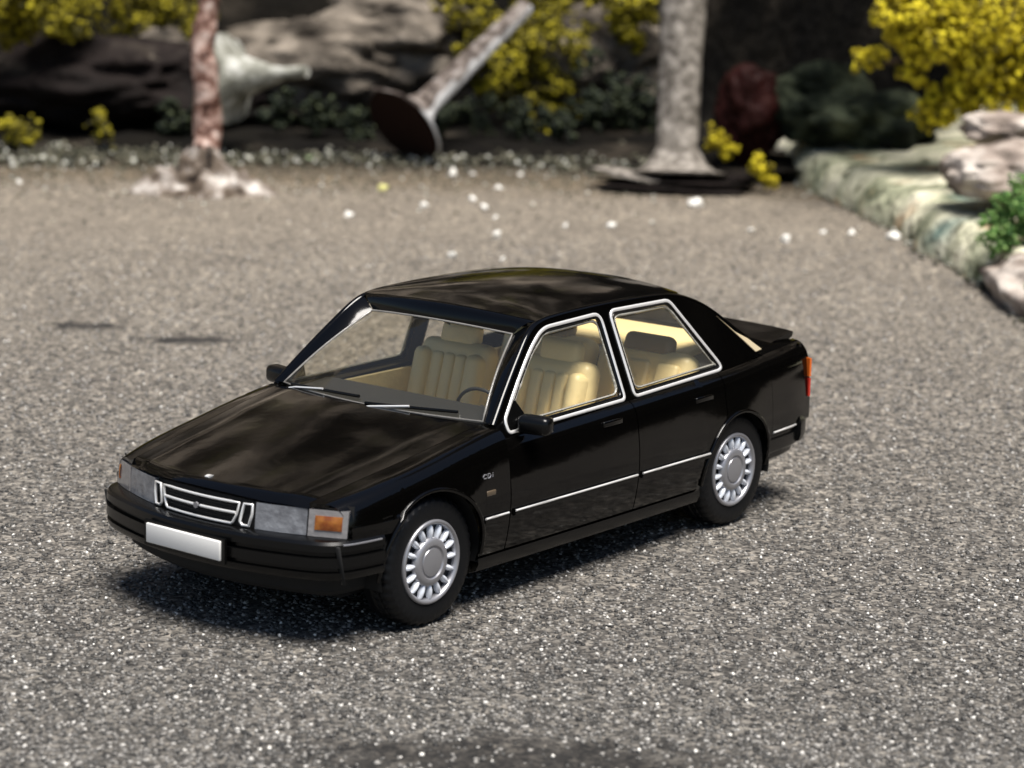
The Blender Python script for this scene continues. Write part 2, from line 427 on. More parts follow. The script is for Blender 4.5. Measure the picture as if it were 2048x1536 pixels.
for sy in (1, -1):
    side = lambda x, z, s=sy: Vector((x, s*ysx(x, z), z))
    bot = [(x, herm(ZB, x)-.006) for x in lin(-1.775, .772, 30)]
    top = [(x, z) for x, z in RAs]
    outline = bot+[(x, z-.002) for x, z in top[:-1]]
    hF = [(p.x, p.y) for p in round_poly(offs(WINF, -.012), .03, 3)]; hR = [(p.x, p.y) for p in round_poly(offs(WINR, -.012), .03, 3)]
    v, f = cdt_panel(outline, [hF, hR], side, .06)
    v, f = thicken(v, f, lambda p, s=sy: p+Vector((0, -s*.03, 0)))
    fr = fixn(mk('window_pillar_frame', v, f, PAINT, car, 30))
    rail = [Vector((x, sy*(ysx(x, z)-railR*.93), z-.004)) for x, z in RAs]
    v, f = tube(rail, railR, 12); mk('roof_rail', v, f, PAINT, car, 60)
    for poly, nm in ((WINF, 'front_side_window'), (WINR, 'rear_side_window')):
        # black seal, glass, chrome outline (sub-parts of the window)
        gl = [(p.x, p.y) for p in offs(poly, -.022)]
        v, f = cdt_panel([tuple(p) for p in round_poly([(a, b) for a, b in gl], .03, 3)], [], lambda x, z, s=sy: Vector((x, s*(ysx(x, z)-.012), z)), .12)
        g = mk(nm, v, f, GLASS, car, 60); fixn(g)
        rp = round_poly([(a, b) for a, b in poly], [.02, .03, .10, .10, .07, .06, .03] if poly is WINF else [.03, .05, .04, .05, .04], 5)
        ring = [Vector((p.x, sy*(ysx(p.x, p.y)+.004), p.y)) for p in rp]
        v, f = tube(ring, .0100, 8, closed=True, flat=((0, 1, .37*sy), .5)); mk('chrome_outline', v, f, SILVERP, g, 60)
        rq = offs([(a, b) for a, b in poly], -.017); rq = round_poly([tuple(p) for p in rq], .04, 4)
        ring = [Vector((p.x, sy*(ysx(p.x, p.y)-.004), p.y)) for p in rq]
        v, f = tube(ring, .0095, 6, closed=True); mk('window_seal', v, f, TRIM, g, 60)
        rq = round_poly([tuple(p) for p in offs([(a, b) for a, b in poly], -.034)], .05, 4)
        ring = [Vector((p.x, sy*(ysx(p.x, p.y)-.010), p.y)) for p in rq]
        v, f = tube(ring, lambda q: .007+.004*math.sin(q*47)*math.sin(q*13), 6, closed=True); mk('pane_edge', v, f, PANE, g, 60)
for sy in (1, -1):
    v, f = cdt_panel([(-1.350, 1.205), (-1.675, .962), (-1.752, .966), (-1.62, 1.045), (-1.5, 1.098)], [], lambda x, z, s=sy: Vector((x, s*(ysx(x, z)+.005), z)), .1)
    v, f = thicken(v, f, lambda p, s=sy: p+Vector((0, -s*.006, 0))); fixn(mk('rear_quarter_glass', v, f, CREAMG, car, 30))
def rail_at(x):  # left rail
    for (a, za), (b, zb) in zip(RAs, RAs[1:]):
        if a >= x >= b:
            z = lerp(za, zb, (a-x)/(a-b)); return Vector((x, ysx(x, z)-railR*.93, z-.004))
# roof
def roof_row(x, bow):
    row = []
    for j in range(29):
        t = -1+2*j/28; r = rail_at(x)
        xx = x+bow*(1-t*t); rr = rail_at(min(xx, .25)); zc = rr.z+herm([(-1.1, .045), (-.6, .064), (-.1, .064), (.3, .036)], xx)*(1-abs(t)**2.0)+railR*.93
        row.append(Vector((xx, t*(r.y+.004), zc)))
    return row
XR0, XR1 = .235, -1.02
rows = [roof_row(lerp(XR0, XR1, i/24), lerp(.055, -.05, i/24)) for i in range(25)]
roof_front, roof_rear = rows[0], rows[-1]
v, f = slab(rows, .02, Vector((-.4, 0, .5))); roof = fixn(mk('roof', v, f, PAINT, car, 45))
# windscreen
def ws_pt(u, t):      # u 0 base..1 top, t -1..1
    b = ws_base(t*.70); tp = Vector((.292+.050*(1-t*t), t*.495, 1.288+.022*(1-t*t)))
    p = b.lerp(tp, u); p.x += .018*math.sin(math.pi*u); p.z += .014*math.sin(math.pi*u); return p
rows = [[ws_pt(i/14, -1+2*j/20) for j in range(21)] for i in range(15)]
v, f = grid(rows); wsn = fixn(mk('windscreen', v, f, GLASSW, car, 60))
edge = [ws_pt(0, t) for t in lin(-1, 1, 21)]+[ws_pt(u, 1) for u in lin(.07, .97, 12)]+[ws_pt(1, t) for t in lin(1, -1, 21)]+[ws_pt(u, -1) for u in lin(.97, .07, 12)]
v, f = tube([p+Vector((.004, 0, .004)) for p in edge], .0058, 6, closed=True); mk('windscreen_trim', v, f, EDGE, wsn, 60)
# header: roof front edge down to the glass; pillars: rail to the glass edge
rows = []
for j in range(29):
    t = -1+2*j/28; a = roof_front[j]; b = ws_pt(1, t)+Vector((-.004, 0, .004)); m = (a+b)/2+Vector((.012, 0, .014))
    a2 = a+Vector((0, 0, -.002)); rows.append([a2, (a2+m)/2+Vector((.006, 0, .008)), m, (m+b)/2+Vector((.004, 0, .004)), b])
v, f = grid(rows); fixn(mk('roof_header', v, f, PAINT, car, 60))
for sy in (1, -1):
    rows = []
    for k in range(15):
        u = k/14; b = ws_pt(u, sy); x = lerp(.775, XR0+.0, u); a = rail_at(min(x, .7745)).copy(); a.y *= sy
        a = a+Vector((railR*.5, 0, railR*.6)); rows.append([a+Vector((0, sy*.004, 0)), a.lerp(b, .5)+Vector((.006, 0, .006)), b])
    v, f = grid(rows); fixn(mk('windscreen_pillar', v, f, PAINT, car, 60))
# rear window
def bk_pt(u, t):
    b = Vector((-1.745-.05*(1-t*t), t*.64, .972)); tp = Vector((-1.185-.05*(1-t*t), t*.515, 1.325+.025*(1-t*t)))
    p = b.lerp(tp, u); p.x -= .02*math.sin(math.pi*u); p.z += .02*math.sin(math.pi*u)+.045*(1-t*t)*math.sin(math.pi*min(1, u*.9+.05)); return p
rows = [[bk_pt(i/10, -1+2*j/16) for j in range(17)] for i in range(11)]
v, f = grid(rows); bk = fixn(mk('rear_window', v, f, GLASS, car, 60))
edge = [bk_pt(0, t) for t in lin(-1, 1, 17)]+[bk_pt(u, 1) for u in lin(.1, .95, 8)]+[bk_pt(1, t) for t in lin(1, -1, 17)]+[bk_pt(u, -1) for u in lin(.95, .1, 8)]
v, f = tube(edge, .009, 6, closed=True); mk('window_seal', v, f, TRIM, bk, 60)
rows = []
for j in range(29):
    t = -1+2*j/28; a = roof_rear[j]; b = bk_pt(1, t); rows.append([a, a.lerp(b, .5)+Vector((-.01, 0, .012)), b])
v, f = grid(rows); fixn(mk('roof_header', v, f, PAINT, car, 60))
for sy in (1, -1):
    rows = []
    for k in range(15):
        u = k/14; b = bk_pt(u, sy); x = lerp(-1.765, XR1, u); a = rail_at(x).copy(); a.y *= sy; a += Vector((-railR*.5, 0, railR*.7))
        rows.append([a, a.lerp(b, .5)+Vector((-.004, 0, .005)), b])
    v, f = grid(rows); fixn(mk('rear_pillar', v, f, PAINT, car, 60))
# trunk lid + shelf piece
rows = []
for i in range(15):
    u = i/14; row = []
    for j in range(25):
        t = -1+2*j/24; x = lerp(-1.76-.05*(1-t*t), xb_rear(t*.66)+.006, u); y = t*(herm(HY, x)-.004)
        z = herm(ZB, x)+.014+.018*(1-t*t); lip = max(0, (u-.93)/.07); z -= .02*(1-math.sqrt(1-lip*lip)); row.append(Vector((x, y, z)))
    rows.append(row)
v, f = slab(rows, .02, Vector((-1.9, 0, .4))); trunk = fixn(mk('boot_lid', v, f, PAINT, car, 45))
# boot spoiler
rows = []
for j in range(25):
    y = -.665+1.33*j/24; e = abs(y)/.665; xe = .04*e*e
    sect_ = [(-1.95, .968), (-2.04, .985), (-2.15, 1.004), (-2.225, 1.018), (-2.236, 1.010), (-2.228, .985), (-2.14, .955), (-2.02, .945)]
    rows.append([Vector((x+xe, y, z-.010*e**4)) for x, z in sect_])
v, f = grid(rows, closed_v=True); f += [tuple(range(8)), tuple(24*8+k for k in reversed(range(8)))]
fixn(mk('boot_spoiler', v, f, PAINT, car, 40))
# rear face
rows = [[Vector((xb_rear(y)+.004, y, z)) for z in (.50, .60, .75, .90, .95)] for y in lin(-.76, .76, 21)]
v, f = slab(rows, .02, Vector((0, 0, .6))); fixn(mk('rear_panel', v, f, PAINT, car, 45))
for sy in (1, -1):
    for (z0, z1, m_) in ((.755, .865, ORANGE), (.635, .745, RED)):
        rows = []
        for y in lin(.50, .785, 9): rows.append([Vector((xb_rear(y)-.034, sy*y, z)) for z in lin(z0, z1, 4)])
        rows.append([Vector((-2.165, sy*.824, z)) for z in lin(z0, z1, 4)])
        v, f = slab(rows, .014, Vector((0, 0, .7))); fixn(mk('tail_lamp', v, f, m_, car, 45))
# ---- bumpers: profile swept round the plan outline
def sweep_plan(name, path, prof, m, parent=car, sharp=28):
    P = [Vector((x, y)) for x, y in path]; rows = []
    for i, p in enumerate(P):
        t = (P[min(i+1, len(P)-1)]-P[max(i-1, 0)]).normalized(); n = Vector((t.y, -t.x))
        if n.dot(p-Vector((p.x*.4, 0))) < 0: n = -n
        rows.append([Vector((p.x+n.x*d, p.y+n.y*d, z)) for d, z in prof])
    v, f = grid(rows); k = len(prof)
    f += [tuple(range(k)), tuple((len(rows)-1)*k+q for q in reversed(range(k)))]
    return fixn(mk(name, v, f, m, parent, sharp))
def plan_front(y_in=.858):
    pts = [(1.705, .868), (1.82, .852), (1.92, .828), (1.985, .790), (2.035, .730), (2.075, .64)]
    pts += [(2.195-.30*y*y, y) for y in (.5, .35, .18, 0)]
    L = [tuple(p)[:2] for p in smooth_path([(a, b, 0) for a, b in pts], 5)]
    return L+[(a, -b) for a, b in reversed(L[:-1])]
PF = plan_front()
prof = [(-.13, .548), (-.03, .552), (-.010, .546), (0, .532), (.002, .498), (-.020, .490), (-.020, .474), (.002, .468), (.003, .420), (-.016, .414), (-.016, .400), (0, .394), (-.003, .372), (-.012, .358), (-.035, .350), (-.13, .348)]
fb = sweep_plan('front_bumper', PF, prof, TRIM)
sweep_plan('front_valance', PF, [(-.13, .36), (-.115, .33), (-.125, .27), (-.16, .24), (-.2, .235)], DARK, fb)
for i, sgn in ((1, 1), (2, -1)):   # bright thread on each bumper end, dark seam where the end piece meets
    seg = [(a, b) for a, b in PF if .0 < b*sgn and 1.72 < a < 1.95]
    v, f = tube([Vector((a, b+sgn*.003, .532)) for a, b in seg], .0048, 6); mk('chrome_strip', v, f, HUB, fb, 60)
    rbox('bumper_joint', (1.955, sgn*.807, .43), (.014, .026, .20), DARK, fb, .004, 1, Matrix.Rotation(R(12), 3, 'Y'))
# number plate and holder
v, f = box((2.196, 0, .447), (.016, .56, .128)); fixn(mk('plate_holder', v, f, TRIM, car))
pl = rbox('number_plate', (2.208, 0, .449), (.016, .515, .100), PLATE, car, .006, 2)
# rear bumper
pr = [(-1.665, .862), (-1.8, .853), (-1.95, .838), (-2.08, .81), (-2.17, .765), (-2.225, .69), (-2.245, .6), (-2.262, .4), (-2.27, 0)]
L = [tuple(p)[:2] for p in smooth_path([(a, b, 0) for a, b in pr], 5)]; PR = L+[(a, -b) for a, b in reversed(L[:-1])]
prof = [(-.13, .512), (-.03, .52), (-.006, .515), (0, .50), (.002, .474), (-.010, .466), (-.010, .452), (.002, .444), (.002, .40), (-.006, .37), (-.03, .352), (-.05, .345), (-.055, .31), (-.09, .285), (-.2, .27)]
rb = sweep_plan('rear_bumper', PR, prof, TRIM)
for sgn in (1, -1):
    seg = [(a, b) for a, b in PR if b*sgn > 0 and -2.02 < a < -1.70]
    v, f = tube([Vector((a, b+sgn*.004, .488)) for a, b in seg], .0062, 6); mk('chrome_strip', v, f, SILVERP, rb, 60)
    rows = []
    for (a, b) in [q for q in PR if q[1]*sgn > 0 and q[0] < -1.98 and abs(q[1]) > .55]:
        pass
# rear bumper thick end buffer
bufp = [(a, b) for a, b in PR if a < -2.03]
sweep_plan('bumper_buffer', bufp, [(-.02, .535), (.015, .53), (.028, .50), (.028, .42), (.018, .385), (-.02, .375)], TRIM, rb)
# ---- headlamps, indicators, grille
def front_pt(y, z, o=0.): return Vector((xf_front(y)+o-(z-.55)*.10, y, z))
for sy in (1, -1):
    def patch(name, y0, y1, z0, z1, m_, o, th, parent, n=10, rnd_=0.):
        rows = [[front_pt(y, z, o+rnd_*(1-(2*(y-y0)/(y1-y0)-1)**4)*(1-(2*(z-z0)/(z1-z0)-1)**4)) for z in lin(z0, z1, 5)] for y in lin(y0, y1, n)]
        rows = [[Vector((p.x, sy*p.y, p.z)) for p in r] for r in rows]
        v, f = slab(rows, th, Vector((0, 0, .6))); return fixn(mk(name, v, f, m_, parent, 40))
    hl = patch('headlamp', .352, .612, .552, .682, LENS, .000, .03, car)
    ind = patch('indicator_lamp', .622, .800, .552, .682, CLEAR, .004, .05, car)
    patch('amber_lens', .655 if sy > 0 else .760, .778, .585, .655, AMBER, .009, .006, ind, rnd_=.004)
# backing behind the lamps
rows = [[front_pt(y, z, -.035) for z in (.50, .6, .70)] for y in lin(-.80, .80, 25)]
v, f = grid(rows); fixn(mk('front_panel', v, f, DARK, car))
gr = empty('grille'); gr.parent = car
rows = [[front_pt(y, z, -.02) for z in (.545, .62, .69)] for y in lin(-.345, .345, 15)]
v, f = slab(rows, .01, Vector((0, 0, .6))); fixn(mk('grille_backing', v, f, DARK, gr))
def fp(y, z, o=.004): return front_pt(y, z, o)
def bar(name, pts, r, m_=SILVERP): 
    v, f = tube(pts, r, 8); return mk(name, v, f, m_, gr, 60)
loop = [fp(y, .668) for y in lin(-.262, .262, 12)]+[fp(.25, .61), fp(.232, .572)]+[fp(y, .562) for y in lin(.22, -.22, 12)]+[fp(-.232, .572), fp(-.25, .61)]
v, f = tube(loop, .0070, 8, closed=True); mk('grille_surround', v, f, SILVERP, gr, 60)
bar('grille_bar', [fp(y, .617, .006) for y in lin(-.245, -.022, 8)], .0075); bar('grille_bar', [fp(y, .617, .006) for y in lin(.022, .245, 8)], .0075)
bar('grille_emblem', [fp(0, .617, .006), fp(0, .617, .018)], .016, HUB)
for zz in (.635, .65, .59, .602): bar('grille_slat', [fp(y, zz, -.006) for y in lin(-.235, .235, 12)], .003, TRIM)
for sy in (1, -1):
    lp = [fp(sy*a, b) for a, b in ((.290, .668), (.336, .668), (.336, .62), (.322, .562), (.285, .562), (.270, .58))]
    v, f = tube(lp, .0078, 8, closed=True); mk('grille_side_frame', v, f, SILVERP, gr, 60)
# ---- mirrors
for sy in (1, -1):
    mr = rbox('door_mirror', (.600, sy*.900, .915), (.10, .19, .098), TRIM, car, .035, 4, Matrix.Rotation(sy*R(12), 3, 'Z'))
    v, f = tube([(.60, sy*.78, .905), (.60, sy*.84, .915)], .03, 10); mk('mirror_stalk', v, f, TRIM, mr)
    v, f = box((.548, sy*.900, .917), (.006, .15, .072)); mk('mirror_glass', v, f, CHROME, mr)
    rows = [[Vector((x, sy*(ysx(x, z)+.006), z)) for x, z in ((.70, .885), (.695, .93), (.60, 1.02))], [Vector((x, sy*(ysx(x, z)+.006), z)) for x, z in ((.50, .885), (.53, .93), (.585, 1.02))]]
    v, f = slab(rows, .012, Vector((.6, 0, .9))); fixn(mk('mirror_sail', v, f, TRIM, car))
# white belt-line flash in front of the mirror and door handles, badge, wipers
for sy in (1, -1):
    for hx in (-.12, -.98):
        p = body_pt(hx, s_of_z(hx, .80, False), sy, False)
        h = rbox('door_handle', (hx, p.y, .805), (.17, .014, .032), PAINT, car, .006, 2)
    rp = rbox('side_repeater', (.93, body_pt(.93, s_of_z(.93, .62, True), sy, True).y, .615), (.07, .012, .028), mat('smoked_lens', (.10, .075, .05), .15), car, .004, 2)
badge = MB(); bx0 = .985
def stroke(pts):
    pts = [(a*.8, b*.72) for a, b in pts]; P3 = [Vector((bx0-a, body_pt(bx0-a, s_of_z(bx0-a, .70, True), 1, True).y+.003, .694+b)) for a, b in pts]
    v, f = tube(P3, .0030, 5); badge.add(v, f)
stroke([(.032, .026), (.010, .03), (0, .016), (.008, 0), (.03, .002)])
stroke([(.044, .0), (.044, .03), (.062, .03), (.074, .016), (.062, 0), (.044, 0)])
stroke([(.092, .0), (.092, .02)]); stroke([(.092, .027), (.092, .032)])
badge.build('fender_badge', HUB, car)
for (y0, y1) in ((-.60, -.05), (.02, .56)):
    P3 = []
    for k in range(9):
        t = k/8; y = lerp(y0, y1, t); b = ws_base(y); P3.append(b+Vector((.015-.11*t*(1-t)*.4-.03*t, 0, .015+.02*t)))
    wi = MB(); wi.add(*tube(P3, .009, 6)); o = wi.build('wiper', TRIM, car, 60)
    v, f = tube([P3[0]+Vector((.02, 0, -.02)), P3[0]+Vector((.022, .05, -.008)), P3[4]+Vector((.008, 0, .008))], .0065, 6); mk('wiper_arm', v, f, SILVERP, o, 60)
# ---- underside, wheel wells
v, f = box((0, 0, .25), (3.50, 1.24, .12)); mk('floor_pan', v, f, DARK, car)
v, f = box((1.42, 0, .40), (1.0, 1.10, .30)); mk('engine_bay', v, f, DARK, car)
v, f = box((-1.72, 0, .55), (.80, 1.10, .52)); mk('boot_tub', v, f, DARK, car)
for sy in (1, -1):
    for cx in (WX, -WX):
        rows = [[Vector((cx+.372*math.cos(a), sy*y, WZ+.372*math.sin(a))) for y in (.56, .70, .846)] for a in lin(R(-12), R(192), 25)]
        v, f = grid(rows); mk('wheel_well', v, f, DARK, car)
# ---- wheels
RT = .330
def lathe(prof, n=64, wob=None):
    rows = []
    for k in range(n):
        a = 2*math.pi*k/n
        rows.append([Vector(((r+(wob(k, i) if wob else 0))*math.cos(a), y, (r+(wob(k, i) if wob else 0))*math.sin(a))) for i, (r, y) in enumerate(prof)])
    return grid(rows, closed_u=True)
def wheel():
    w_ = empty('wheel'); w_.parent = car
    tp = [(.205, -.015), (.222, 0), (.262, .006), (.300, .000), (.318, -.012), (.327, -.026), (.330, -.045), (.330, -.062), (.322, -.066), (.322, -.074), (.330, -.078), (.331, -.105), (.323, -.109), (.323, -.117), (.331, -.121), (.330, -.150), (.327, -.172), (.30, -.195), (.20, -.20)]
    v, f = lathe(tp, 120, lambda k, i: (-.009 if (k % 3 == 0 and 4 <= i <= 7) or ((k+1) % 3 == 0 and 9 <= i <= 12) else 0))
    fixn(mk('tyre', v, f, RUBBER, w_, 28))
    v, f = lathe([(.214, -.012), (.215, .002), (.208, .010), (.200, .010), (.192, .002), (.186, -.012), (.184, -.03), (.21, -.04)], 72); mk('rim', v, f, HUB, w_, 50)
    v, f = lathe([(.19, -.022), (.14, -.026), (.10, -.022), (.001, -.022)], 48); mk('rim_dish', v, f, mat_rimdark, w_, 50)
    v, f = lathe([(.128, -.02), (.126, -.004), (.115, .008), (.100, .013), (.086, .012), (.078, .004), (.074, .004), (.070, .010), (.05, .013), (.0005, .014)], 56); mk('hub_cap', v, f, HUB, w_, 40)
    # one spoke mesh shared by sixteen
    rows = []
    for i in range(9):
        t = i/8; rr = lerp(.118, .188, t); wd = .0165*math.sin(math.pi*(.18+.74*t))**.6*(.75+.45*t); rows.append([Vector((rr, -.020+.028*math.sin(math.pi*k/8)*(.75+.25*math.sin(math.pi*t)), wd*math.cos(math.pi*k/8))) for k in range(9)])
    v, f = grid(rows); s0 = fixn(mk('spoke', v, f, RIM, w_, 60))
    for k in range(1, 16):
        c = s0.copy(); sc.collection.objects.link(c); c.parent = w_; c.rotation_euler = (0, 2*math.pi*k/16, 0)
    return w_
mat_rimdark = mat('rim_recess', (.012, .014, .02), .35, metal=.3)
w0 = wheel(); w0.location = (WX, .845, WZ)
for (x, y, rz) in ((-WX, .845, 0), (WX, -.845, math.pi), (-WX, -.845, math.pi)):
    c = w0.copy(); sc.collection.objects.link(c); c.parent = car; c.location = (x, y, WZ); c.rotation_euler = (0, R(7) if y > 0 else 0, rz)
    for ch in list(w0.children):
        d = ch.copy(); sc.collection.objects.link(d); d.parent = c
# ---- interior
v, f = box((-.35, 0, .33), (2.5, 1.46, .04)); mk('cabin_floor', v, f, DASH, car)
for sy in (1, -1):
    v, f = box((-.33, sy*.765, .60), (2.0, .025, .50)); mk('door_card', v, f, CREAM if sy < 0 else CREAM, car)
def seat(y, x0, name='front_seat', wdt=.52):
    s_ = empty(name); s_.parent = car
    rbox('seat_cushion', (x0+.26, y, .49), (.56, wdt, .22), CREAM, s_, .06, 4)
    rot = Matrix.Rotation(R(-16), 3, 'Y')
    rbox('seat_back', (x0-.09, y, .77), (.16, wdt-.02, .60), CREAM, s_, .065, 4, rot)
    rbox('headrest', (x0-.17, y, 1.09), (.10, .27, .15), CREAM, s_, .045, 4, rot)
    for d in (-.19, .19): rbox('side_bolster', (x0-.02, y+d, .76), (.15, .10, .52), CREAM, s_, .045, 3, rot)
    for d in (-.085, 0, .085): rbox('seat_flute', (x0-.005, y+d, .76), (.05, .075, .50), CREAM, s_, .022, 3, rot)
    for d in (-.10, 0, .10): rbox('seat_flute', (x0+.28, y+d, .565), (.46, .085, .05), CREAM, s_, .022, 3)
seat(.36, -.15); seat(-.36, -.15)
bench = empty('rear_bench'); bench.parent = car
rbox('seat_cushion', (-.72, 0, .47), (.55, 1.36, .20), CREAM, bench, .06, 4)
rot = Matrix.Rotation(R(-20), 3, 'Y')
for y in (-.36, .36):
    rbox('seat_back', (-1.08, y, .74), (.17, .66, .54), CREAM, bench, .07, 4, rot)
    rbox('headrest', (-1.15, y, 1.02), (.10, .34, .13), BROWN, bench, .045, 4, rot)  # shadow in the rear side window painted as headrest colour
    for d in (-.2, 0, .2): rbox('seat_flute', (-.985, y+d, .74), (.05, .15, .44), CREAM, bench, .022, 3, rot)
rbox('parcel_shelf', (-1.42, 0, 1.0), (.42, 1.16, .04), CREAM, car, .01, 2, Matrix.Rotation(R(6), 3, 'Y'))
rbox('dashboard', (.62, 0, .80), (.40, 1.40, .22), DASH, car, .06, 4, Matrix.Rotation(R(6), 3, 'Y'))
rbox('centre_console', (.25, 0, .50), (.75, .20, .24), DASH, car, .04, 3)
a = [Vector((.36+.07*math.cos(t)*.45, .36+.185*math.sin(t), .87+.17*math.cos(t))) for t in lin(0, 2*math.pi, 33)[:-1]]
a = [p+Vector((0, 0, -.05)) for p in a]; v, f = tube(a, .010, 8, closed=True); stw = mk('steering_wheel', v, f, DASH, car, 60)
v, f = tube([(.36, .36, .87), (.55, .36, .80)], .035, 8); mk('steering_column', v, f, DASH, stw)
v, f = tube([(.30, 0, 1.31), (.22, 0, 1.27)], .006, 6); rvm = mk('mirror_arm', v, f, DASH, car)
# ================================================================ SETTING
# asphalt sheet
m = bpy.data.materials.new('asphalt'); m.use_nodes = True; t = m.node_tree; n = t.nodes; b = n['Principled BSDF']; b.inputs['Roughness'].default_value = .8
tc = n.new('ShaderNodeTexCoord')
def noise_n(scale, detail=4, vec=None, dist=0):
    q = n.new('ShaderNodeTexNoise'); q.inputs['Scale'].default_value = scale; q.inputs['Detail'].default_value = detail; q.inputs['Distortion'].default_value = dist
    t.links.new((vec or tc.outputs['Object']), q.inputs['Vector']); return q.outputs[0]
def ramp_n(src, stops):
    q = n.new('ShaderNodeValToRGB'); cr = q.color_ramp
    while len(cr.elements) < len(stops): cr.elements.new(.5)
    for e, (p, c) in zip(cr.elements, stops): e.position = p; e.color = (*c, 1) if len(c) == 3 else c
    t.links.new(src, q.inputs[0]); return q.outputs[0]
def mixc(fac, a, b_, blend='MIX'):
    q = n.new('ShaderNodeMix'); q.data_type = 'RGBA'; q.blend_type = blend
    for i, s in ((0, fac), (6, a), (7, b_)):
        if isinstance(s, tuple): q.inputs[i].default_value = (*s, 1)
        elif isinstance(s, float): q.inputs[i].default_value = s
        else: t.links.new(s, q.inputs[i])
    return q.outputs[2]
grain = noise_n(24, 4, dist=1.0)
base = ramp_n(grain, [(.32, (.022, .021, .020)), (.45, (.105, .100, .092)), (.55, (.235, .222, .202)), (.68, (.47, .445, .40))])
big = ramp_n(noise_n(.9, 5), [(.3, (.82, .80, .78)), (.7, (1.05, 1.03, 1.0))])
col = mixc(1.0, base, big, 'MULTIPLY')
vo = n.new('ShaderNodeTexVoronoi'); vo.inputs['Scale'].default_value = 30; t.links.new(tc.outputs['Object'], vo.inputs['Vector'])
mid = ramp_n(noise_n(7, 5, dist=.5), [(.32, (.66, .65, .64)), (.5, (1., .99, .97)), (.68, (1.34, 1.32, 1.28))])
col = mixc(1.0, col, mid, 'MULTIPLY')
tint = ramp_n(vo.outputs['Color'], [(.0, (.75, .72, .68)), (.5, (1., .99, .97)), (1., (1.25, 1.2, 1.15))])
col = mixc(1.0, col, tint, 'MULTIPLY')
# two dark marks and an off-frame cast shadow painted into the asphalt, each ragged
def dark_patch(cx, cy, ang, lx, ly, colr, strength, src):
    mp = n.new('ShaderNodeMapping'); mp.vector_type = 'TEXTURE'; mp.inputs['Location'].default_value = (cx, cy, 0); mp.inputs['Rotation'].default_value = (0, 0, ang); mp.inputs['Scale'].default_value = (lx, ly, 1)
    t.links.new(tc.outputs['Object'], mp.inputs['Vector'])
    ln = n.new('ShaderNodeVectorMath'); ln.operation = 'LENGTH'; t.links.new(mp.outputs[0], ln.inputs[0])
    nz = noise_n(7, 5); ad = n.new('ShaderNodeMath'); ad.operation = 'MULTIPLY_ADD'; ad.inputs[1].default_value = 1.3; t.links.new(nz, ad.inputs[0]); t.links.new(ln.outputs['Value'], ad.inputs[2])
    rr = ramp_n(ad.outputs[0], [(.62, (strength,)*3), (.98, (0, 0, 0))])
    mr = n.new('ShaderNodeMapRange'); mr.inputs[1].default_value = 1.15; mr.inputs[2].default_value = 1.8; mr.inputs[3].default_value = strength; mr.inputs[4].default_value = 0
    t.links.new(ad.outputs[0], mr.inputs[0])
    return mixc(mr.outputs[0], src, colr, 'MULTIPLY')
ANG = math.atan2(RH.y, RH.x)
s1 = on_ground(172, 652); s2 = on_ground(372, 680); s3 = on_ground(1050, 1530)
col = dark_patch(s1.x, s1.y, ANG, .36, .20, (.16, .16, .17), 1., col)
col = dark_patch(s2.x, s2.y, ANG+.1, .44, .18, (.12, .12, .13), 1., col)
col = dark_patch(s3.x, s3.y, ANG-.05, 1.15, .42, (.22, .21, .20), .95, col)  # shadow of something outside the frame, put into the colour
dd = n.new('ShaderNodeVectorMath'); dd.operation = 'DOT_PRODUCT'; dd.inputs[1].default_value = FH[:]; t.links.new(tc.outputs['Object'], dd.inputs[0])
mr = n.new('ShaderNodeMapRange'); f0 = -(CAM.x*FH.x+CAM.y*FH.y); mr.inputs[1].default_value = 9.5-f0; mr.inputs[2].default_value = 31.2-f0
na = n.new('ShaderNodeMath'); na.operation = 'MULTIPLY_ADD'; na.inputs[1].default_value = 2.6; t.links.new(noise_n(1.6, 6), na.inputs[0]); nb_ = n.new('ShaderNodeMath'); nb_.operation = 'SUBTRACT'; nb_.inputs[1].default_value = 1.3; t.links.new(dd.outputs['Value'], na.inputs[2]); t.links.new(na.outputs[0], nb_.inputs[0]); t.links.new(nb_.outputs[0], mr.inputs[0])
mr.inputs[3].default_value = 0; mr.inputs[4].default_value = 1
gain = ramp_n(mr.outputs[0], [(0, (.46, .475, .50)), (.23, (.64, .65, .67)), (.55, (.88, .86, .83)), (.86, (.96, .91, .84)), (.925, (.62, .54, .42)), (1, (.22, .18, .12))])  # near-to-far light falloff painted into the colour; the far end is dark soil
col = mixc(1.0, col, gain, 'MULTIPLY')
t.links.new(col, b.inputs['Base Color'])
bp = n.new('ShaderNodeBump'); bp.inputs['Strength'].default_value = .8; bp.inputs['Distance'].default_value = .012; t.links.new(grain, bp.inputs['Height']); t.links.new(bp.outputs[0], b.inputs['Normal'])
ASPH = m
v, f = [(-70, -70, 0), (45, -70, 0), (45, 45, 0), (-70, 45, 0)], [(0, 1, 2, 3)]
tag(mk('asphalt_ground', v, f, ASPH, smooth=False), kind='structure')

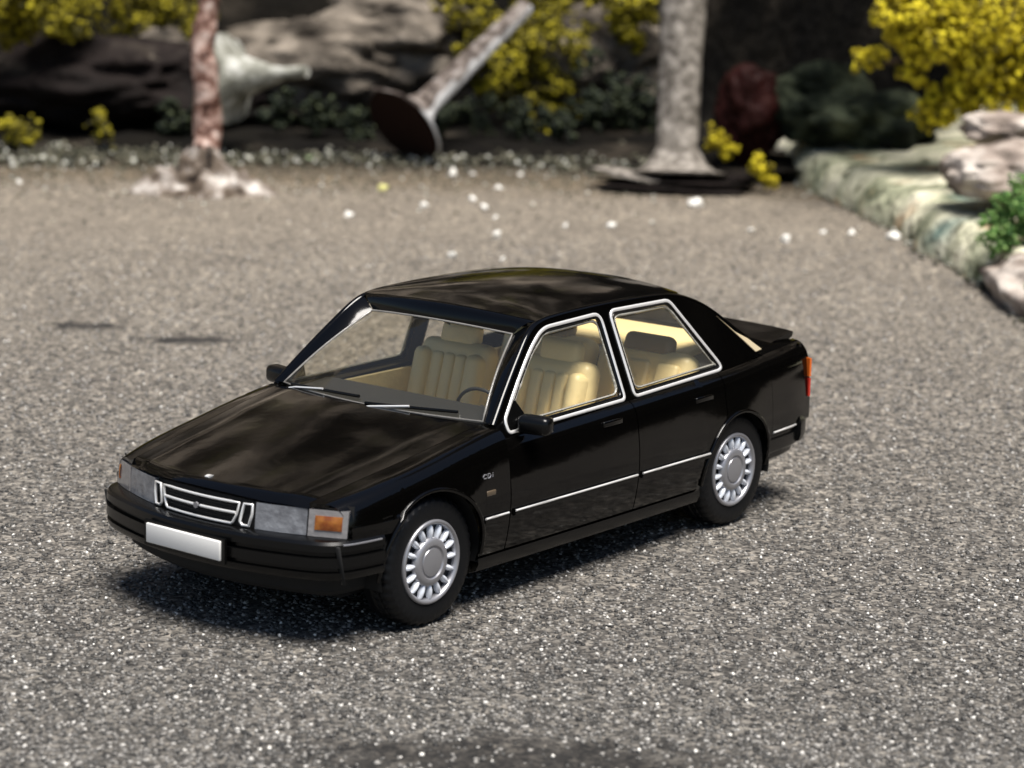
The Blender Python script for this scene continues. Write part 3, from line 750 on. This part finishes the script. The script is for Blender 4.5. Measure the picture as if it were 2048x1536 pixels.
# loose grains over the near asphalt: uncountable, one mesh
OCT = np.array([(1, 0, 0), (-1, 0, 0), (0, 1, 0), (0, -1, 0), (0, 0, 1), (0, 0, -1)], float)
OF = np.array([(0, 2, 4), (2, 1, 4), (1, 3, 4), (3, 0, 4), (2, 0, 5), (1, 2, 5), (3, 1, 5), (0, 3, 5)])
def blobs(name, pos, size, m_, seed=0, squash=(1, 1, 1)):
    rs = np.random.RandomState(seed); N = len(pos); pos = np.asarray(pos, float); size = np.asarray(size, float).reshape(-1, 1, 1)
    q = rs.normal(size=(N, 4)); q /= np.linalg.norm(q, axis=1, keepdims=True); a, b_, c, d = q.T
    Rm = np.stack([np.stack([1-2*(c*c+d*d), 2*(b_*c-a*d), 2*(b_*d+a*c)], 1), np.stack([2*(b_*c+a*d), 1-2*(b_*b_+d*d), 2*(c*d-a*b_)], 1), np.stack([2*(b_*d-a*c), 2*(c*d+a*b_), 1-2*(b_*b_+c*c)], 1)], 1)
    base = OCT[None]*rs.uniform(.55, 1.3, (N, 6, 1))
    V = np.einsum('nij,nkj->nki', Rm, base)*size*np.array(squash)[None, None]+pos[:, None]
    me = bpy.data.meshes.new(name); me.vertices.add(N*6); me.vertices.foreach_set('co', V.reshape(-1))
    Fc = (OF[None]+(np.arange(N)*6)[:, None, None]).reshape(-1)
    me.loops.add(len(Fc)); me.loops.foreach_set('vertex_index', Fc); me.polygons.add(N*8)
    me.polygons.foreach_set('loop_start', np.arange(0, N*24, 3)); me.update(calc_edges=True); me.validate(); me.materials.append(m_)
    o = bpy.data.objects.new(name, me); sc.collection.objects.link(o); return o
rs = np.random.RandomState(3)
def scatter_px(N, x0, x1, y0, y1):
    P = []
    for _ in range(N):
        P.append(on_ground(rs.uniform(x0, x1), rs.uniform(y0, y1))[:])
    return np.array(P)
GRIT = mat_island('grit_grains', [(0, (.015, .015, .015)), (.4, (.085, .082, .076)), (.75, (.20, .19, .175)), (.95, (.34, .325, .30)), (1., (.60, .58, .54))], .6)
pg = scatter_px(52000, -60, 2110, 480, 1600)
def in_dark_patch(p):
    for c_, a_, lx, ly in ((s1, ANG, .38, .21), (s2, ANG+.1, .46, .19), (s3, ANG-.05, 1.1, .42)):
        d_ = Vector((p[0]-c_.x, p[1]-c_.y)); u_ = (d_.x*math.cos(a_)+d_.y*math.sin(a_))/lx; v_ = (-d_.x*math.sin(a_)+d_.y*math.cos(a_))/ly
        if math.hypot(u_, v_) < .75+.5*noise.noise(Vector((p[0]*5, p[1]*5, 0))): return True
    return False
pg = np.array([p for p in pg if not in_dark_patch(p) or rs.rand() < .12]); sz = rs.uniform(.007, .018, len(pg)); pg[:, 2] = sz*.1
tag(blobs('loose_grit', pg, sz, GRIT, 5, (1, 1, .7)), kind='stuff')
WSP = mat('white_grain', (.85, .82, .75), .25, spec=.8)
pw = scatter_px(420, -40, 2090, 420, 1560); sz = rs.uniform(.008, .015, len(pw)); pw[:, 2] = sz*.5
tag(blobs('pale_grains', pw, sz, WSP, 6), kind='stuff')

# ---- lumpy rocks, moss, bushes
def rock(name, c, s, m_, seed, rough=.25, freq=1.3, sub=5, parent=None, rot=0., ridged=.12):
    bm = bmesh.new(); bmesh.ops.create_icosphere(bm, subdivisions=sub, radius=1)
    of = Vector((seed*13.7, seed*3.1, seed*7.9))
    for q in bm.verts:
        p = q.co.normalized(); d = noise.fractal(p*freq+of, .9, 2.1, 5)*rough*1.6 - abs(noise.noise(p*freq*2.7+of))*ridged
        q.co = p*(1+d)
    me = bpy.data.meshes.new(name); bm.to_mesh(me); bm.free()
    me.transform(Matrix.Diagonal((*s, 1))); me.transform(Matrix.Rotation(rot, 4, 'Z')); me.shade_smooth(); me.materials.append(m_)
    o = bpy.data.objects.new(name, me); sc.collection.objects.link(o); o.location = c
    if parent: o.parent = parent
    return o
ROCKA = mat_ramp('grey_rock', 2.2, [(.3, (.035, .029, .023)), (.5, (.12, .102, .082)), (.68, (.25, .215, .175))], .85, (9, .8, .08))
ROCKD = mat_ramp('dark_rock', 1.4, [(.3, (.004, .003, .0025)), (.6, (.014, .010, .009)), (.8, (.06, .05, .04))], .8, (7, .8, .08))
ROCKR = mat_ramp('red_brown_stone', 2.5, [(.3, (.012, .003, .002)), (.6, (.030, .007, .006)), (.8, (.07, .025, .02))], .6, (6, .5, .04))
ROCKG = mat_ramp('moss_dark_rock', 2.0, [(.3, (.003, .004, .003)), (.5, (.014, .019, .012)), (.7, (.10, .115, .07))], .9, (10, .8, .06))
EARTH = mat_ramp('cavity_dark_earth', 1.1, [(.35, (.0015, .0012, .001)), (.55, (.006, .005, .0035)), (.75, (.045, .037, .028))], .95, (5, 1, .1))  # near-black: darkness of a deep gap put into the earth colour
MOSSST = mat_ramp('mossy_slab_stone', 1.6, [(.30, (.09, .10, .06)), (.42, (.34, .35, .24)), (.54, (.60, .58, .42)), (.70, (.82, .78, .62))], .8, (6, 1, .14), second=[(1.7, (.46, .28, .15), .58, .68), (.9, (.14, .20, .17), .60, .74), (3.2, (.07, .08, .045), .58, .68)])
PINKR = mat_ramp('pinkish_stone', 2.4, [(.32, (.05, .04, .032)), (.50, (.28, .23, .195)), (.68, (.58, .52, .46))], .8, (8, .8, .05))

def G(r, fwd, z=0.):
    """ground frame: r to the right of the view, fwd metres ahead of the camera"""
    return Vector((CAM.x, CAM.y, 0))+FH*fwd+RH*r+Vector((0, 0, z))
# earth bed behind the asphalt, rising to a slope coloured black like an unlit gap
def strip_terrain(name, rr, ff, hfn, m_):
    rows = [[G(r, fw, hfn(r, fw)) for fw in ff] for r in rr]
    v, f = grid(rows); return fixn(mk(name, v, f, m_, sharp=180))
def hbed(r, fw):
    edge = 31.0
    if r > 2.2: edge = 31.0-(r-2.2)*2.9*(1)
    d = fw-edge
    base = -.12 if d < 0 else min(.18, d*.14)+max(0, d-6.5)*1.3
    return base+.12*noise.fractal(Vector((r*1.1, fw*1.1, 3)), 1, 2, 4)*(1 if d > 0 else .0)+ (0.9*noise.noise(Vector((r*.35, fw*.35, 9))) if d > 6 else 0)
bed = strip_terrain('cavity_stand_in_slope', lin(-16, 16, 150), lin(30, 52, 90), hbed, EARTH); tag(bed, kind='structure')
# high rock face closing the scene behind (mostly above the frame; it is what the paintwork mirrors)
def wall_rows():
    rows = []
    for i in range(140):
        r = -60+120*i/139; row = []
        for j in range(80):
            z = -1+39*j/79; p = Vector((r*.28, z*.28, 1.7)); d = noise.fractal(p, .8, 2.2, 5)*2.3+noise.noise(p*.5)*1.5
            row.append(G(r, 41+z*.12-d, z))
        rows.append(row)
    return rows
v, f = grid(wall_rows()); o = fixn(mk('rock_face', v, f, mat_ramp('rock_face_stone', .45, [(.30, (.03, .025, .02)), (.44, (.20, .165, .13)), (.56, (.42, .35, .28)), (.75, (.60, .52, .42))], .85, (2.5, 1, .2), second=[(.35, (.10, .10, .02), .56, .66), (.5, (.010, .008, .006), .55, .60)]), sharp=180)); tag(o, kind='structure')

rows = []  # unseen dark wall added so the doors mirror no bright sky
for i in range(60):
    q = i/59; row = []
    for j in range(24):
        z = -.5+9.5*j/23; p = Vector((q*12, z*.6, 4.4)); d = noise.fractal(p, .8, 2.2, 4)*.8
        c_ = G(lerp(8.2, 17, q)+d+z*.12, lerp(41, 4, q), z); row.append(c_)
    rows.append(row)
v, f = grid(rows); o = fixn(mk('unseen_dark_face', v, f, mat_ramp('unseen_dark_face_stone', 1.0, [(.35, (.005, .005, .004)), (.6, (.022, .020, .014)), (.8, (.06, .055, .035))], .95, (5, 1, .1)), sharp=180)); tag(o, kind='structure')

def foliage(name, label, cat, blobsdef, m_, seed, dens=900, leaf=(.025, .055), group=None, stems=None, kind=None):
    """crown of many small foam flakes spread through clump volumes; blobsdef = [(centre, radius)...]"""
    rs2 = np.random.RandomState(seed); P = []; S = []
    for c, r in blobsdef:
        k = int(dens*r**2*4)+30; c = np.array(c[:])
        sub = [(c+rs2.normal(size=3)*r*.55, r*rs2.uniform(.25, .5)) for _ in range(16)]
        for _ in range(k):
            sc_, sr = sub[rs2.randint(len(sub))]
            d = rs2.normal(size=3); d /= np.linalg.norm(d); P.append(sc_+d*sr*rs2.uniform(.75, 1.05)); S.append(rs2.uniform(*leaf))
    root = empty(name, Vector(blobsdef[0][0])); tag(root, label, cat, group, kind)
    cr = blobs('crown', np.array(P)-np.array(root.location[:]), S, m_, seed); cr.parent = root
    if stems:
        mb = MB()
        for a, b_ in stems: mb.add(*tube(smooth_path([a-root.location, (a+b_)/2-root.location+Vector((.05, 0, .03)), b_-root.location], 4), lambda q: .05*(1-.6*q), 7))
        mb.build('stem', BARK, root, 60)
    return root
BARK = mat_ramp('twig_bark', 6, [(.3, (.03, .02, .014)), (.7, (.12, .085, .06))], .85, (30, .6, .02))
def leafmat(name, a, b_, c): return mat_island(name, [(0, a), (.5, b_), (1, c)], .65, .3)
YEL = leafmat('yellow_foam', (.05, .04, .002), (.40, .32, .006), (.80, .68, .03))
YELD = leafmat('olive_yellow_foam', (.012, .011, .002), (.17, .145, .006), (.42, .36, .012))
GRN = leafmat('dark_green_moss', (.002, .004, .002), (.008, .015, .006), (.04, .05, .02))
GRB = leafmat('bright_green_moss', (.02, .06, .012), (.08, .19, .035), (.24, .38, .12))
def C(px, py, fw, r): return (at(px, py, fw), r)
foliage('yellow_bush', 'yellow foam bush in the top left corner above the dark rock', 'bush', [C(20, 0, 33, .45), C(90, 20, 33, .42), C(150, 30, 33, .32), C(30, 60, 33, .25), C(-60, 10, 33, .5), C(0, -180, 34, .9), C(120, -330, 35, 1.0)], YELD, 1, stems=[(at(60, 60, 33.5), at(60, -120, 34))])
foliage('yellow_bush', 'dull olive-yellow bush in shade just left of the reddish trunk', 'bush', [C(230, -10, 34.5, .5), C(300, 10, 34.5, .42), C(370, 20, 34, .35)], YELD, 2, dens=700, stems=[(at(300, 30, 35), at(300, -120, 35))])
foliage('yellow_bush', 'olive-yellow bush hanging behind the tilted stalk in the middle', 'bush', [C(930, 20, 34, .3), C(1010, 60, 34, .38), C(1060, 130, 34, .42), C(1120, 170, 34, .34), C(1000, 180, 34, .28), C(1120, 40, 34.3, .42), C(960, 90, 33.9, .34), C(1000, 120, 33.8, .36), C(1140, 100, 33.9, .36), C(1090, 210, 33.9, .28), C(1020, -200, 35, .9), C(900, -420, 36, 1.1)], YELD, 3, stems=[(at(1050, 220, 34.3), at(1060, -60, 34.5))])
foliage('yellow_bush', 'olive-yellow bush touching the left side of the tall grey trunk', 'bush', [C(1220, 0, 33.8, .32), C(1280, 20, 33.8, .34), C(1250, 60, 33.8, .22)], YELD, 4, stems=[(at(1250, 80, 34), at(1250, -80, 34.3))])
foliage('yellow_bush', 'large bright yellow foam bush at the top right', 'bush', [C(1830, 20, 28, .38), C(1900, 60, 28, .42), C(1990, 60, 28, .46), C(1850, 110, 28, .26), C(1940, 140, 28, .3), C(1860, 210, 28, .22), C(1920, 200, 28, .25), C(2020, 180, 28, .32), C(2060, 90, 28, .4), C(1740, 120, 28.3, .14), C(1960, -20, 28, .4), C(1900, -200, 29, .8), C(1780, -380, 30, .9)], YEL, 5, dens=1300, stems=[(at(1930, 240, 28.6), at(1960, -120, 28.6)), (at(1900, 120, 28.6), at(1740, 130, 28.4))])
foliage('moss_clump', 'small yellow moss clump against the right foot of the tall grey trunk', 'moss', [C(1435, 285, 30, .13), C(1455, 300, 30, .09)], YEL, 6, dens=2500, leaf=(.015, .035))
foliage('moss_clump', 'small yellow moss clump at the corner where slab and asphalt meet', 'moss', [C(1520, 335, 29.3, .12), C(1540, 355, 29.3, .09)], YEL, 7)
foliage('moss_clump', 'yellow moss tuft at the far left edge below the dark rock', 'moss', [C(25, 250, 32, .17), C(50, 265, 32, .12)], YELD, 8)
foliage('moss_clump', 'yellow moss tuft left of the reddish trunk on the gravel', 'moss', [C(205, 255, 31.8, .15)], YELD, 9)
foliage('moss_clump', 'bright green moss cushion at the right edge on the slab', 'moss', [C(2010, 450, 23.2, .20), C(2045, 410, 23.2, .22), C(2050, 480, 23.1, .2), C(1990, 480, 23.0, .12), C(2075, 440, 23.2, .25)], GRB, 10, dens=2600, leaf=(.012, .03))
foliage('green_ground_moss', 'dark green moss band', None, [C(x, y, 32.6, .22) for x, y in ((560, 225), (640, 235), (890, 225), (960, 235), (1040, 240), (1120, 235), (1200, 225), (1280, 220), (350, 245), (720, 250))]+[C(1240, 190, 32.8, .3), C(1180, 205, 32.7, .22)], GRN, 11, dens=900, kind='stuff')

def T(o, label, cat, group=None): return tag(o, label, cat, group)
T(rock('rock', at(180, 165, 33.9), (2.2, 1.2, .62), ROCKD, 1, .22, rot=YAW+1.57), 'large dark brown rock at the far left under the yellow bushes', 'rock')
T(rock('rock', at(335, 140, 34), (.8, .8, .5), ROCKA, 12, .22), 'dim grey rock just left of the reddish trunk', 'rock')
T(rock('rock', at(650, 130, 34.2), (1.8, .9, .66), ROCKA, 2, .2, rot=YAW+1.57), 'broad grey-brown rock behind the fallen trumpet-shaped trunk bases', 'rock')
T(rock('rock', at(800, 60, 34.6), (1.2, .9, .45), ROCKA, 3, .25, rot=YAW+1.57), 'pale grey rock lying on top of the broad one', 'rock')
T(rock('rock', at(1200, 130, 34.6), (1.1, .9, .75), ROCKA, 4, .2, rot=YAW+1.57), 'grey rock between the hanging bush and the tall grey trunk', 'rock')
T(rock('red_stone', at(1500, 222, 31.0), (.38, .42, .60), ROCKR, 5, .16, rot=.4), 'dark red-brown upright stone right of the tall grey trunk', 'stone')
T(rock('rock', at(1640, 205, 31.0), (.56, .7, .50), ROCKG, 6, .2), 'dark green mossy rock right of the red-brown stone', 'rock')
T(rock('rock', at(1760, 240, 30.6), (.8, .8, .36), ROCKG, 16, .2), 'shadowed mossy rock under the bright yellow bush', 'rock')
T(rock('rock', at(2010, 262, 26.5), (.42, .5, .18), PINKR, 7, .2), 'brown rock with a pink lit edge on top of the slab', 'rock')
T(rock('rock', at(2020, 345, 25.3), (.62, .7, .30), PINKR, 8, .16), 'pale pinkish-grey rock above the green moss cushion', 'rock')
T(rock('rock', on_ground(2125, 610)+Vector((0, 0, .05)), (1.5, .58, .40), PINKR, 9, .16, rot=YAW), 'brown-grey flat rock at the right edge below the moss', 'rock')
# mossy slab bank on the right: outline on the ground, swept up as a rounded slope
edge_px = [(1540, 300), (1600, 372), (1690, 415), (1780, 462), (1860, 515), (1950, 565), (2010, 600), (2090, 690), (2200, 800)]
ep = smooth_path([on_ground(a, b) for a, b in edge_px], 8)
rows = []
for i, p in enumerate(ep):
    t_ = (ep[min(i+1, len(ep)-1)]-ep[max(i-1, 0)]).normalized(); nn = Vector((-t_.y, t_.x, 0))
    if nn.dot(RH) < 0: nn = -nn
    row = []
    for k in range(44):
        q = (k/43)**1.4; d = q*4.6; h = .40*min(1, (q/.05))**.45 + .42*max(0, q-.05)
        h += .045*noise.fractal(Vector((p.x*1.3+d*nn.x*1.3, p.y*1.3+d*nn.y*1.3, 2)), 1, 2.2, 5)*min(1, q*12)
        jit = .10*noise.noise(Vector((p.x*1.7, p.y*1.7, q*2)))
        row.append(p+nn*(d*.9+jit*(1))+Vector((0, 0, -.04 if k == 0 else h)))
    rows.append(row)
v, f = grid(rows); tag(fixn(mk('mossy_stone_slab', v, f, MOSSST, sharp=180)), 'long pale green and yellow mossy stone slab bordering the asphalt on the right', 'stone slab')

# ---- flared model-tree trunks
def flare(name, label, base, top, rb, rs_, m_, mdark, seed, flat=.08, taper=.75, cat='tree trunk', rimlen=.10):
    """round base disc flaring into a stalk, from base centre to top point"""
    ax = (top-base); L = ax.length; ax.normalize(); s = ax.cross(Vector((0, 0, 1)))
    if s.length < .2: s = RH.copy()
    s.normalize(); u = s.cross(ax); root = empty(name, base); tag(root, label, cat)
    prof = [(0, rb*.97), (flat*.6, rb), (flat, rb*.90)]+[(flat+rimlen*L*q, lerp(rb*.9, rs_*1.1, q**.45)) for q in (.12, .3, .55, .8, 1)]+[(lerp(flat+rimlen*L, L, q), rs_*lerp(1.1, taper, q)) for q in (.15, .3, .45, .6, .75, .9, 1)]
    rows = []
    for d, r in prof:
        row = []
        for k in range(28):
            a = 2*math.pi*k/28; j = 1+.10*noise.fractal(Vector((math.cos(a)*1.5+seed, math.sin(a)*1.5, d*2.2)), 1, 2, 4)
            row.append(ax*d+(s*math.cos(a)+u*math.sin(a))*r*j)
        rows.append(row)
    v, f = grid(rows, closed_v=True); f.append(tuple((len(rows)-1)*28+k for k in range(28)))
    fixn(mk('stalk', v, f, m_, root, 50))
    v, f = grid([[ax*(-.004)+(s*math.cos(a)+u*math.sin(a))*r for a in lin(0, 2*math.pi, 29)[:-1]] for r in (rb*.96, rb*.5, .01)], closed_v=True)
    mk('base_underside', v, f, mdark, root, 60)
    return root
GREYT = mat_ramp('grey_cast_bark', 9, [(.3, (.07, .06, .05)), (.5, (.20, .18, .155)), (.68, (.40, .365, .325))], .6, (26, .8, .03))
PALET = mat_ramp('pale_cast_bark', 5, [(.3, (.09, .09, .07)), (.48, (.26, .26, .22)), (.66, (.50, .50, .46))], .5, (20, .8, .03))
WHITET = mat_ramp('lit_side_bark', 6, [(.36, (.045, .035, .030)), (.5, (.13, .105, .09)), (.62, (.28, .25, .23))], .45, (20, .8, .03))
t = WHITET.node_tree; n = t.nodes; b = n['Principled BSDF']; src = b.inputs['Base Color'].links[0].from_socket     # lit side of the stalk painted white into its colour
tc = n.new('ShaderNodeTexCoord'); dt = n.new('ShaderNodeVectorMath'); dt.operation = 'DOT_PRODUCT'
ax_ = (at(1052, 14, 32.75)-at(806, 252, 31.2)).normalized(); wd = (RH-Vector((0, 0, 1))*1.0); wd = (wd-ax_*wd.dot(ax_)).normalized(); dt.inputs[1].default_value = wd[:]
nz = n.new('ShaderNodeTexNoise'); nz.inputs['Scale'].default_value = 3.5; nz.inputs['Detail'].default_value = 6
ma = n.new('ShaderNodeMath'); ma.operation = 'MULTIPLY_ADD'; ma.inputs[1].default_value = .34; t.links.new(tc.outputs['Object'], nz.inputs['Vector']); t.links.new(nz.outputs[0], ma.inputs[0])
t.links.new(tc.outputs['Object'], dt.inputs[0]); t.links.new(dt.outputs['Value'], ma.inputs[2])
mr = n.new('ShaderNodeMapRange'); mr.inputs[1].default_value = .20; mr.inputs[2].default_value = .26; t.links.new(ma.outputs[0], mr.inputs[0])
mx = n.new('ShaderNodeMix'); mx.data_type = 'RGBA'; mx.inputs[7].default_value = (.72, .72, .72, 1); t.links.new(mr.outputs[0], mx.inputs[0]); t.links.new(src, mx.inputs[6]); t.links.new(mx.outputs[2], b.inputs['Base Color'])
UNDER = mat('dark_underside', (.022, .011, .008), .9, spec=.1, bump=(8, .5, .03))
flare('fallen_trunk', 'tipped trunk with a wide round dark base turned to the left and a whitish stalk', at(806, 252, 31.2), at(1052, 14, 32.75), .56, .15, WHITET, UNDER, 1, .05, .75, rimlen=.16)
flare('fallen_trunk', 'short pale grey trumpet-shaped stub lying behind the reddish trunk', at(452, 158, 31.6), at(614, 143, 31.0), .58, .085, PALET, UNDER, 2, .03, .85, rimlen=.66)
pb = at(1352, 330, 29.6); pb.z = .12
tall = flare('standing_trunk', 'tall thick light grey trunk standing on a dark tilted round base', pb, at(1378, -260, 30.3), .66, .225, GREYT, UNDER, 3, .05, 1.25, rimlen=.085)
rows = []
for k in range(2):
    pass
plate = rock('base_plate', Vector((.05, .05, -.055)), (.95, .60, .05), ROCKD, 21, .08, rot=YAW+1.45, parent=tall)
plate.rotation_euler = (R(3), R(-5), 0)
for k_, (ox, oy, oz, sx, sy_, tl) in enumerate(((-.35, -.25, .02, .62, .40, 9), (.30, .12, .0, .70, .42, -3), (-.05, -.45, -.07, .8, .36, 2))):
    pl2 = rock('base_plate', Vector(((RH*ox+FH*oy).x, (RH*ox+FH*oy).y, oz)), (sx, sy_, .035), ROCKD if k_ != 0 else GREYT, 22+k_, .16, rot=YAW+1.5, parent=tall); pl2.rotation_euler = FH.x*R(tl), FH.y*R(tl), 0
# reddish flaking trunk on a lumpy root foot
rt = on_ground(405, 385)
red = empty('standing_trunk', rt); tag(red, 'slim reddish-brown trunk with flaking whitish bark on a lumpy root foot', 'tree trunk')
REDB = mat_ramp('flaking_red_bark', 7, [(.34, (.035, .018, .013)), (.46, (.13, .065, .048)), (.56, (.34, .23, .19)), (.70, (.55, .45, .40))], .45, (18, .9, .04))
FOOT = mat_ramp('root_foot', 4.5, [(.36, (.018, .013, .010)), (.47, (.13, .10, .075)), (.56, (.27, .235, .205)), (.68, (.60, .56, .51))], .5, (12, .9, .05))
p0 = Vector((0, 0, .2)); pts = [Vector((0.02, 0, .15)), at(415, 270, 28.9)-rt, at(412, 160, 29.0)-rt, at(405, 90, 29.1)-rt, at(418, 0, 29.2)-rt, at(425, -160, 29.3)-rt]
v, f = tube(smooth_path(pts, 8), lambda q: .175*(1-.35*q)+.012*math.sin(q*31), 20)
o = mk('stem', v, f, REDB, red, 60)
for q in o.data.vertices: q.co += Vector((1, 1, .2))*.03*noise.noise(q.co*5)
rows = []
for i in range(20):
    q = i/19; row = []
    for k in range(72):
        a = 2*math.pi*k/72; lobes = 1+.16*math.cos(a*5+1)*.6+.06*math.sin(a*9+.4)
        r = lerp(.80, .15, q**.62)*lerp(lobes, 1, q)*(1+.10*noise.noise(Vector((math.cos(a)*3, math.sin(a)*3, q*5))))
        z = (.0 if i == 0 else .05)+.46*q**1.7+.13*math.sin(math.pi*min(1, q*1.6))*max(0, math.cos(a*5+1))*(i > 0)+.09*noise.noise(Vector((math.cos(a)*5, math.sin(a)*5, q*7)))*(i > 0)
        row.append(RH*(r*math.cos(a)*1.0)+FH*(r*math.sin(a)*.62)+Vector((0, 0, max(.004, z))))
    rows.append(row)
v, f = grid(rows, closed_v=True); fixn(mk('root_foot', v, f, FOOT, red, 60))

# ---- gravel along the far edge (uncountable) and the loose crumbs one can pick out
GRAV = mat_island('edge_gravel', [(0, (.010, .012, .006)), (.4, (.05, .048, .024)), (.7, (.12, .11, .075)), (.86, (.22, .21, .15)), (.90, (.46, .46, .38)), (1, (.68, .68, .62))], .7)
P = []; S = []
for _ in range(6500):
    px = rs.uniform(-40, 1560); py = 336-abs(rs.normal())*40+rs.uniform(-6, 6)+(22 if 1100 < px < 1560 else 0)*rs.uniform(0, 1); p = on_ground(px, max(245, py)); P.append((p.x, p.y, p.z+rs.uniform(0, .10))); S.append(rs.uniform(.016, .045)*(1.5 if rs.rand() < .06 else 1))
for _ in range(1400):
    px = rs.uniform(-40, 1700); py = 335+abs(rs.normal())*38; p = on_ground(px, py); P.append((p.x, p.y, .01)); S.append(rs.uniform(.008, .026))
for _ in range(500):
    i = rs.uniform(0, len(ep)-1.01); p = ep[int(i)].lerp(ep[int(i)+1], i % 1); P.append((p.x+rs.normal()*.05, p.y+rs.normal()*.05, .02)); S.append(rs.uniform(.01, .03))
tag(blobs('edge_gravel', P, S, GRAV, 9), kind='stuff')
CRW = mat('white_crumb', (.80, .78, .72), .4, bump=(30, .5, .01)); CRY = mat('yellow_crumb', (.62, .60, .22), .5); CRG = mat('green_crumb', (.38, .48, .26), .5)
cr0 = rock('crumb', (0, 0, 0), (.046, .04, .03), CRW, 31, .7, sub=2); first = True
for (px, py, s_, lab) in (
    (905, 352, 1.3, 'bright white crumb just right of the tipped trunk\'s dark round base'), (945, 352, .8, 'small dull white crumb between the bright one and its right neighbour by the asphalt edge'),
    (1040, 352, .7, 'small white crumb at the asphalt edge midway between tipped trunk and tall trunk'), (998, 380, .9, 'white crumb, uppermost of the loose column behind the car roof'),
    (945, 402, .8, 'white crumb at the left of the crumb column behind the roof'), (848, 415, .9, 'white crumb alone to the left of the crumb column'),
    (970, 420, 1, 'white crumb in the middle of the crumb column behind the roof'), (990, 438, .6, 'tiny dull crumb just below the middle of the crumb column'),
    (697, 435, .9, 'white crumb farthest left of those behind the car, right of the root foot'), (993, 476, 1.1, 'large white crumb at the lower end of the crumb column'),
    (1130, 456, .7, 'small white crumb in open asphalt above the rear of the car roof'), (1222, 455, .9, 'white crumb in open asphalt above the rear side window'),
    (905, 515, .8, 'white crumb just above the front of the car roof'), (1502, 464, .7, 'small white crumb, leftmost of the row near the mossy slab'),
    (1570, 484, 1.0, 'lowest crumb of the row near the mossy slab'), (1646, 468, .7, 'small white crumb, third in the row near the mossy slab'),
    (1703, 472, .9, 'round white crumb, rightmost of the row lying clear of the slab edge'), (1326, 375, 1.0, 'pale crumb lying in the shadow under the tall trunk\'s base plate'),
    (38, 367, .7, 'white crumb at the far left edge of the asphalt'), (1005, 522, .6, 'tiny white crumb closest above the highest part of the car roof')):
    o = cr0 if first else cr0.copy()
    if not first: sc.collection.objects.link(o)
    first = False
    p = on_ground(px, py); o.location = (p.x, p.y, .022*s_); o.scale = (s_,)*3; o.rotation_euler = (rnd.random()*6, rnd.random()*6, rnd.random()*6)
    tag(o, lab, 'crumb', 'white crumbs scattered on the asphalt')
def crumb(px, py, s_, m_, label, seed):
    p = on_ground(px, py); tag(rock('crumb', (p.x, p.y, s_*.4), (s_, s_, s_*.7), m_, seed, .3, sub=3), label, 'crumb')
crumb(1390, 413, .085, CRW, 'largest white crumb on the asphalt, in front of the tall trunk\'s dark base', 41)
crumb(766, 381, .06, CRY, 'yellowish crumb on the asphalt below the tipped trunk\'s dark round base', 42)
crumb(622, 322, .07, CRG, 'pale green crumb at the asphalt edge right of the root foot', 43)
crumb(1788, 478, .07, CRW, 'white crumb with a dark side lying against the mossy slab edge', 44)
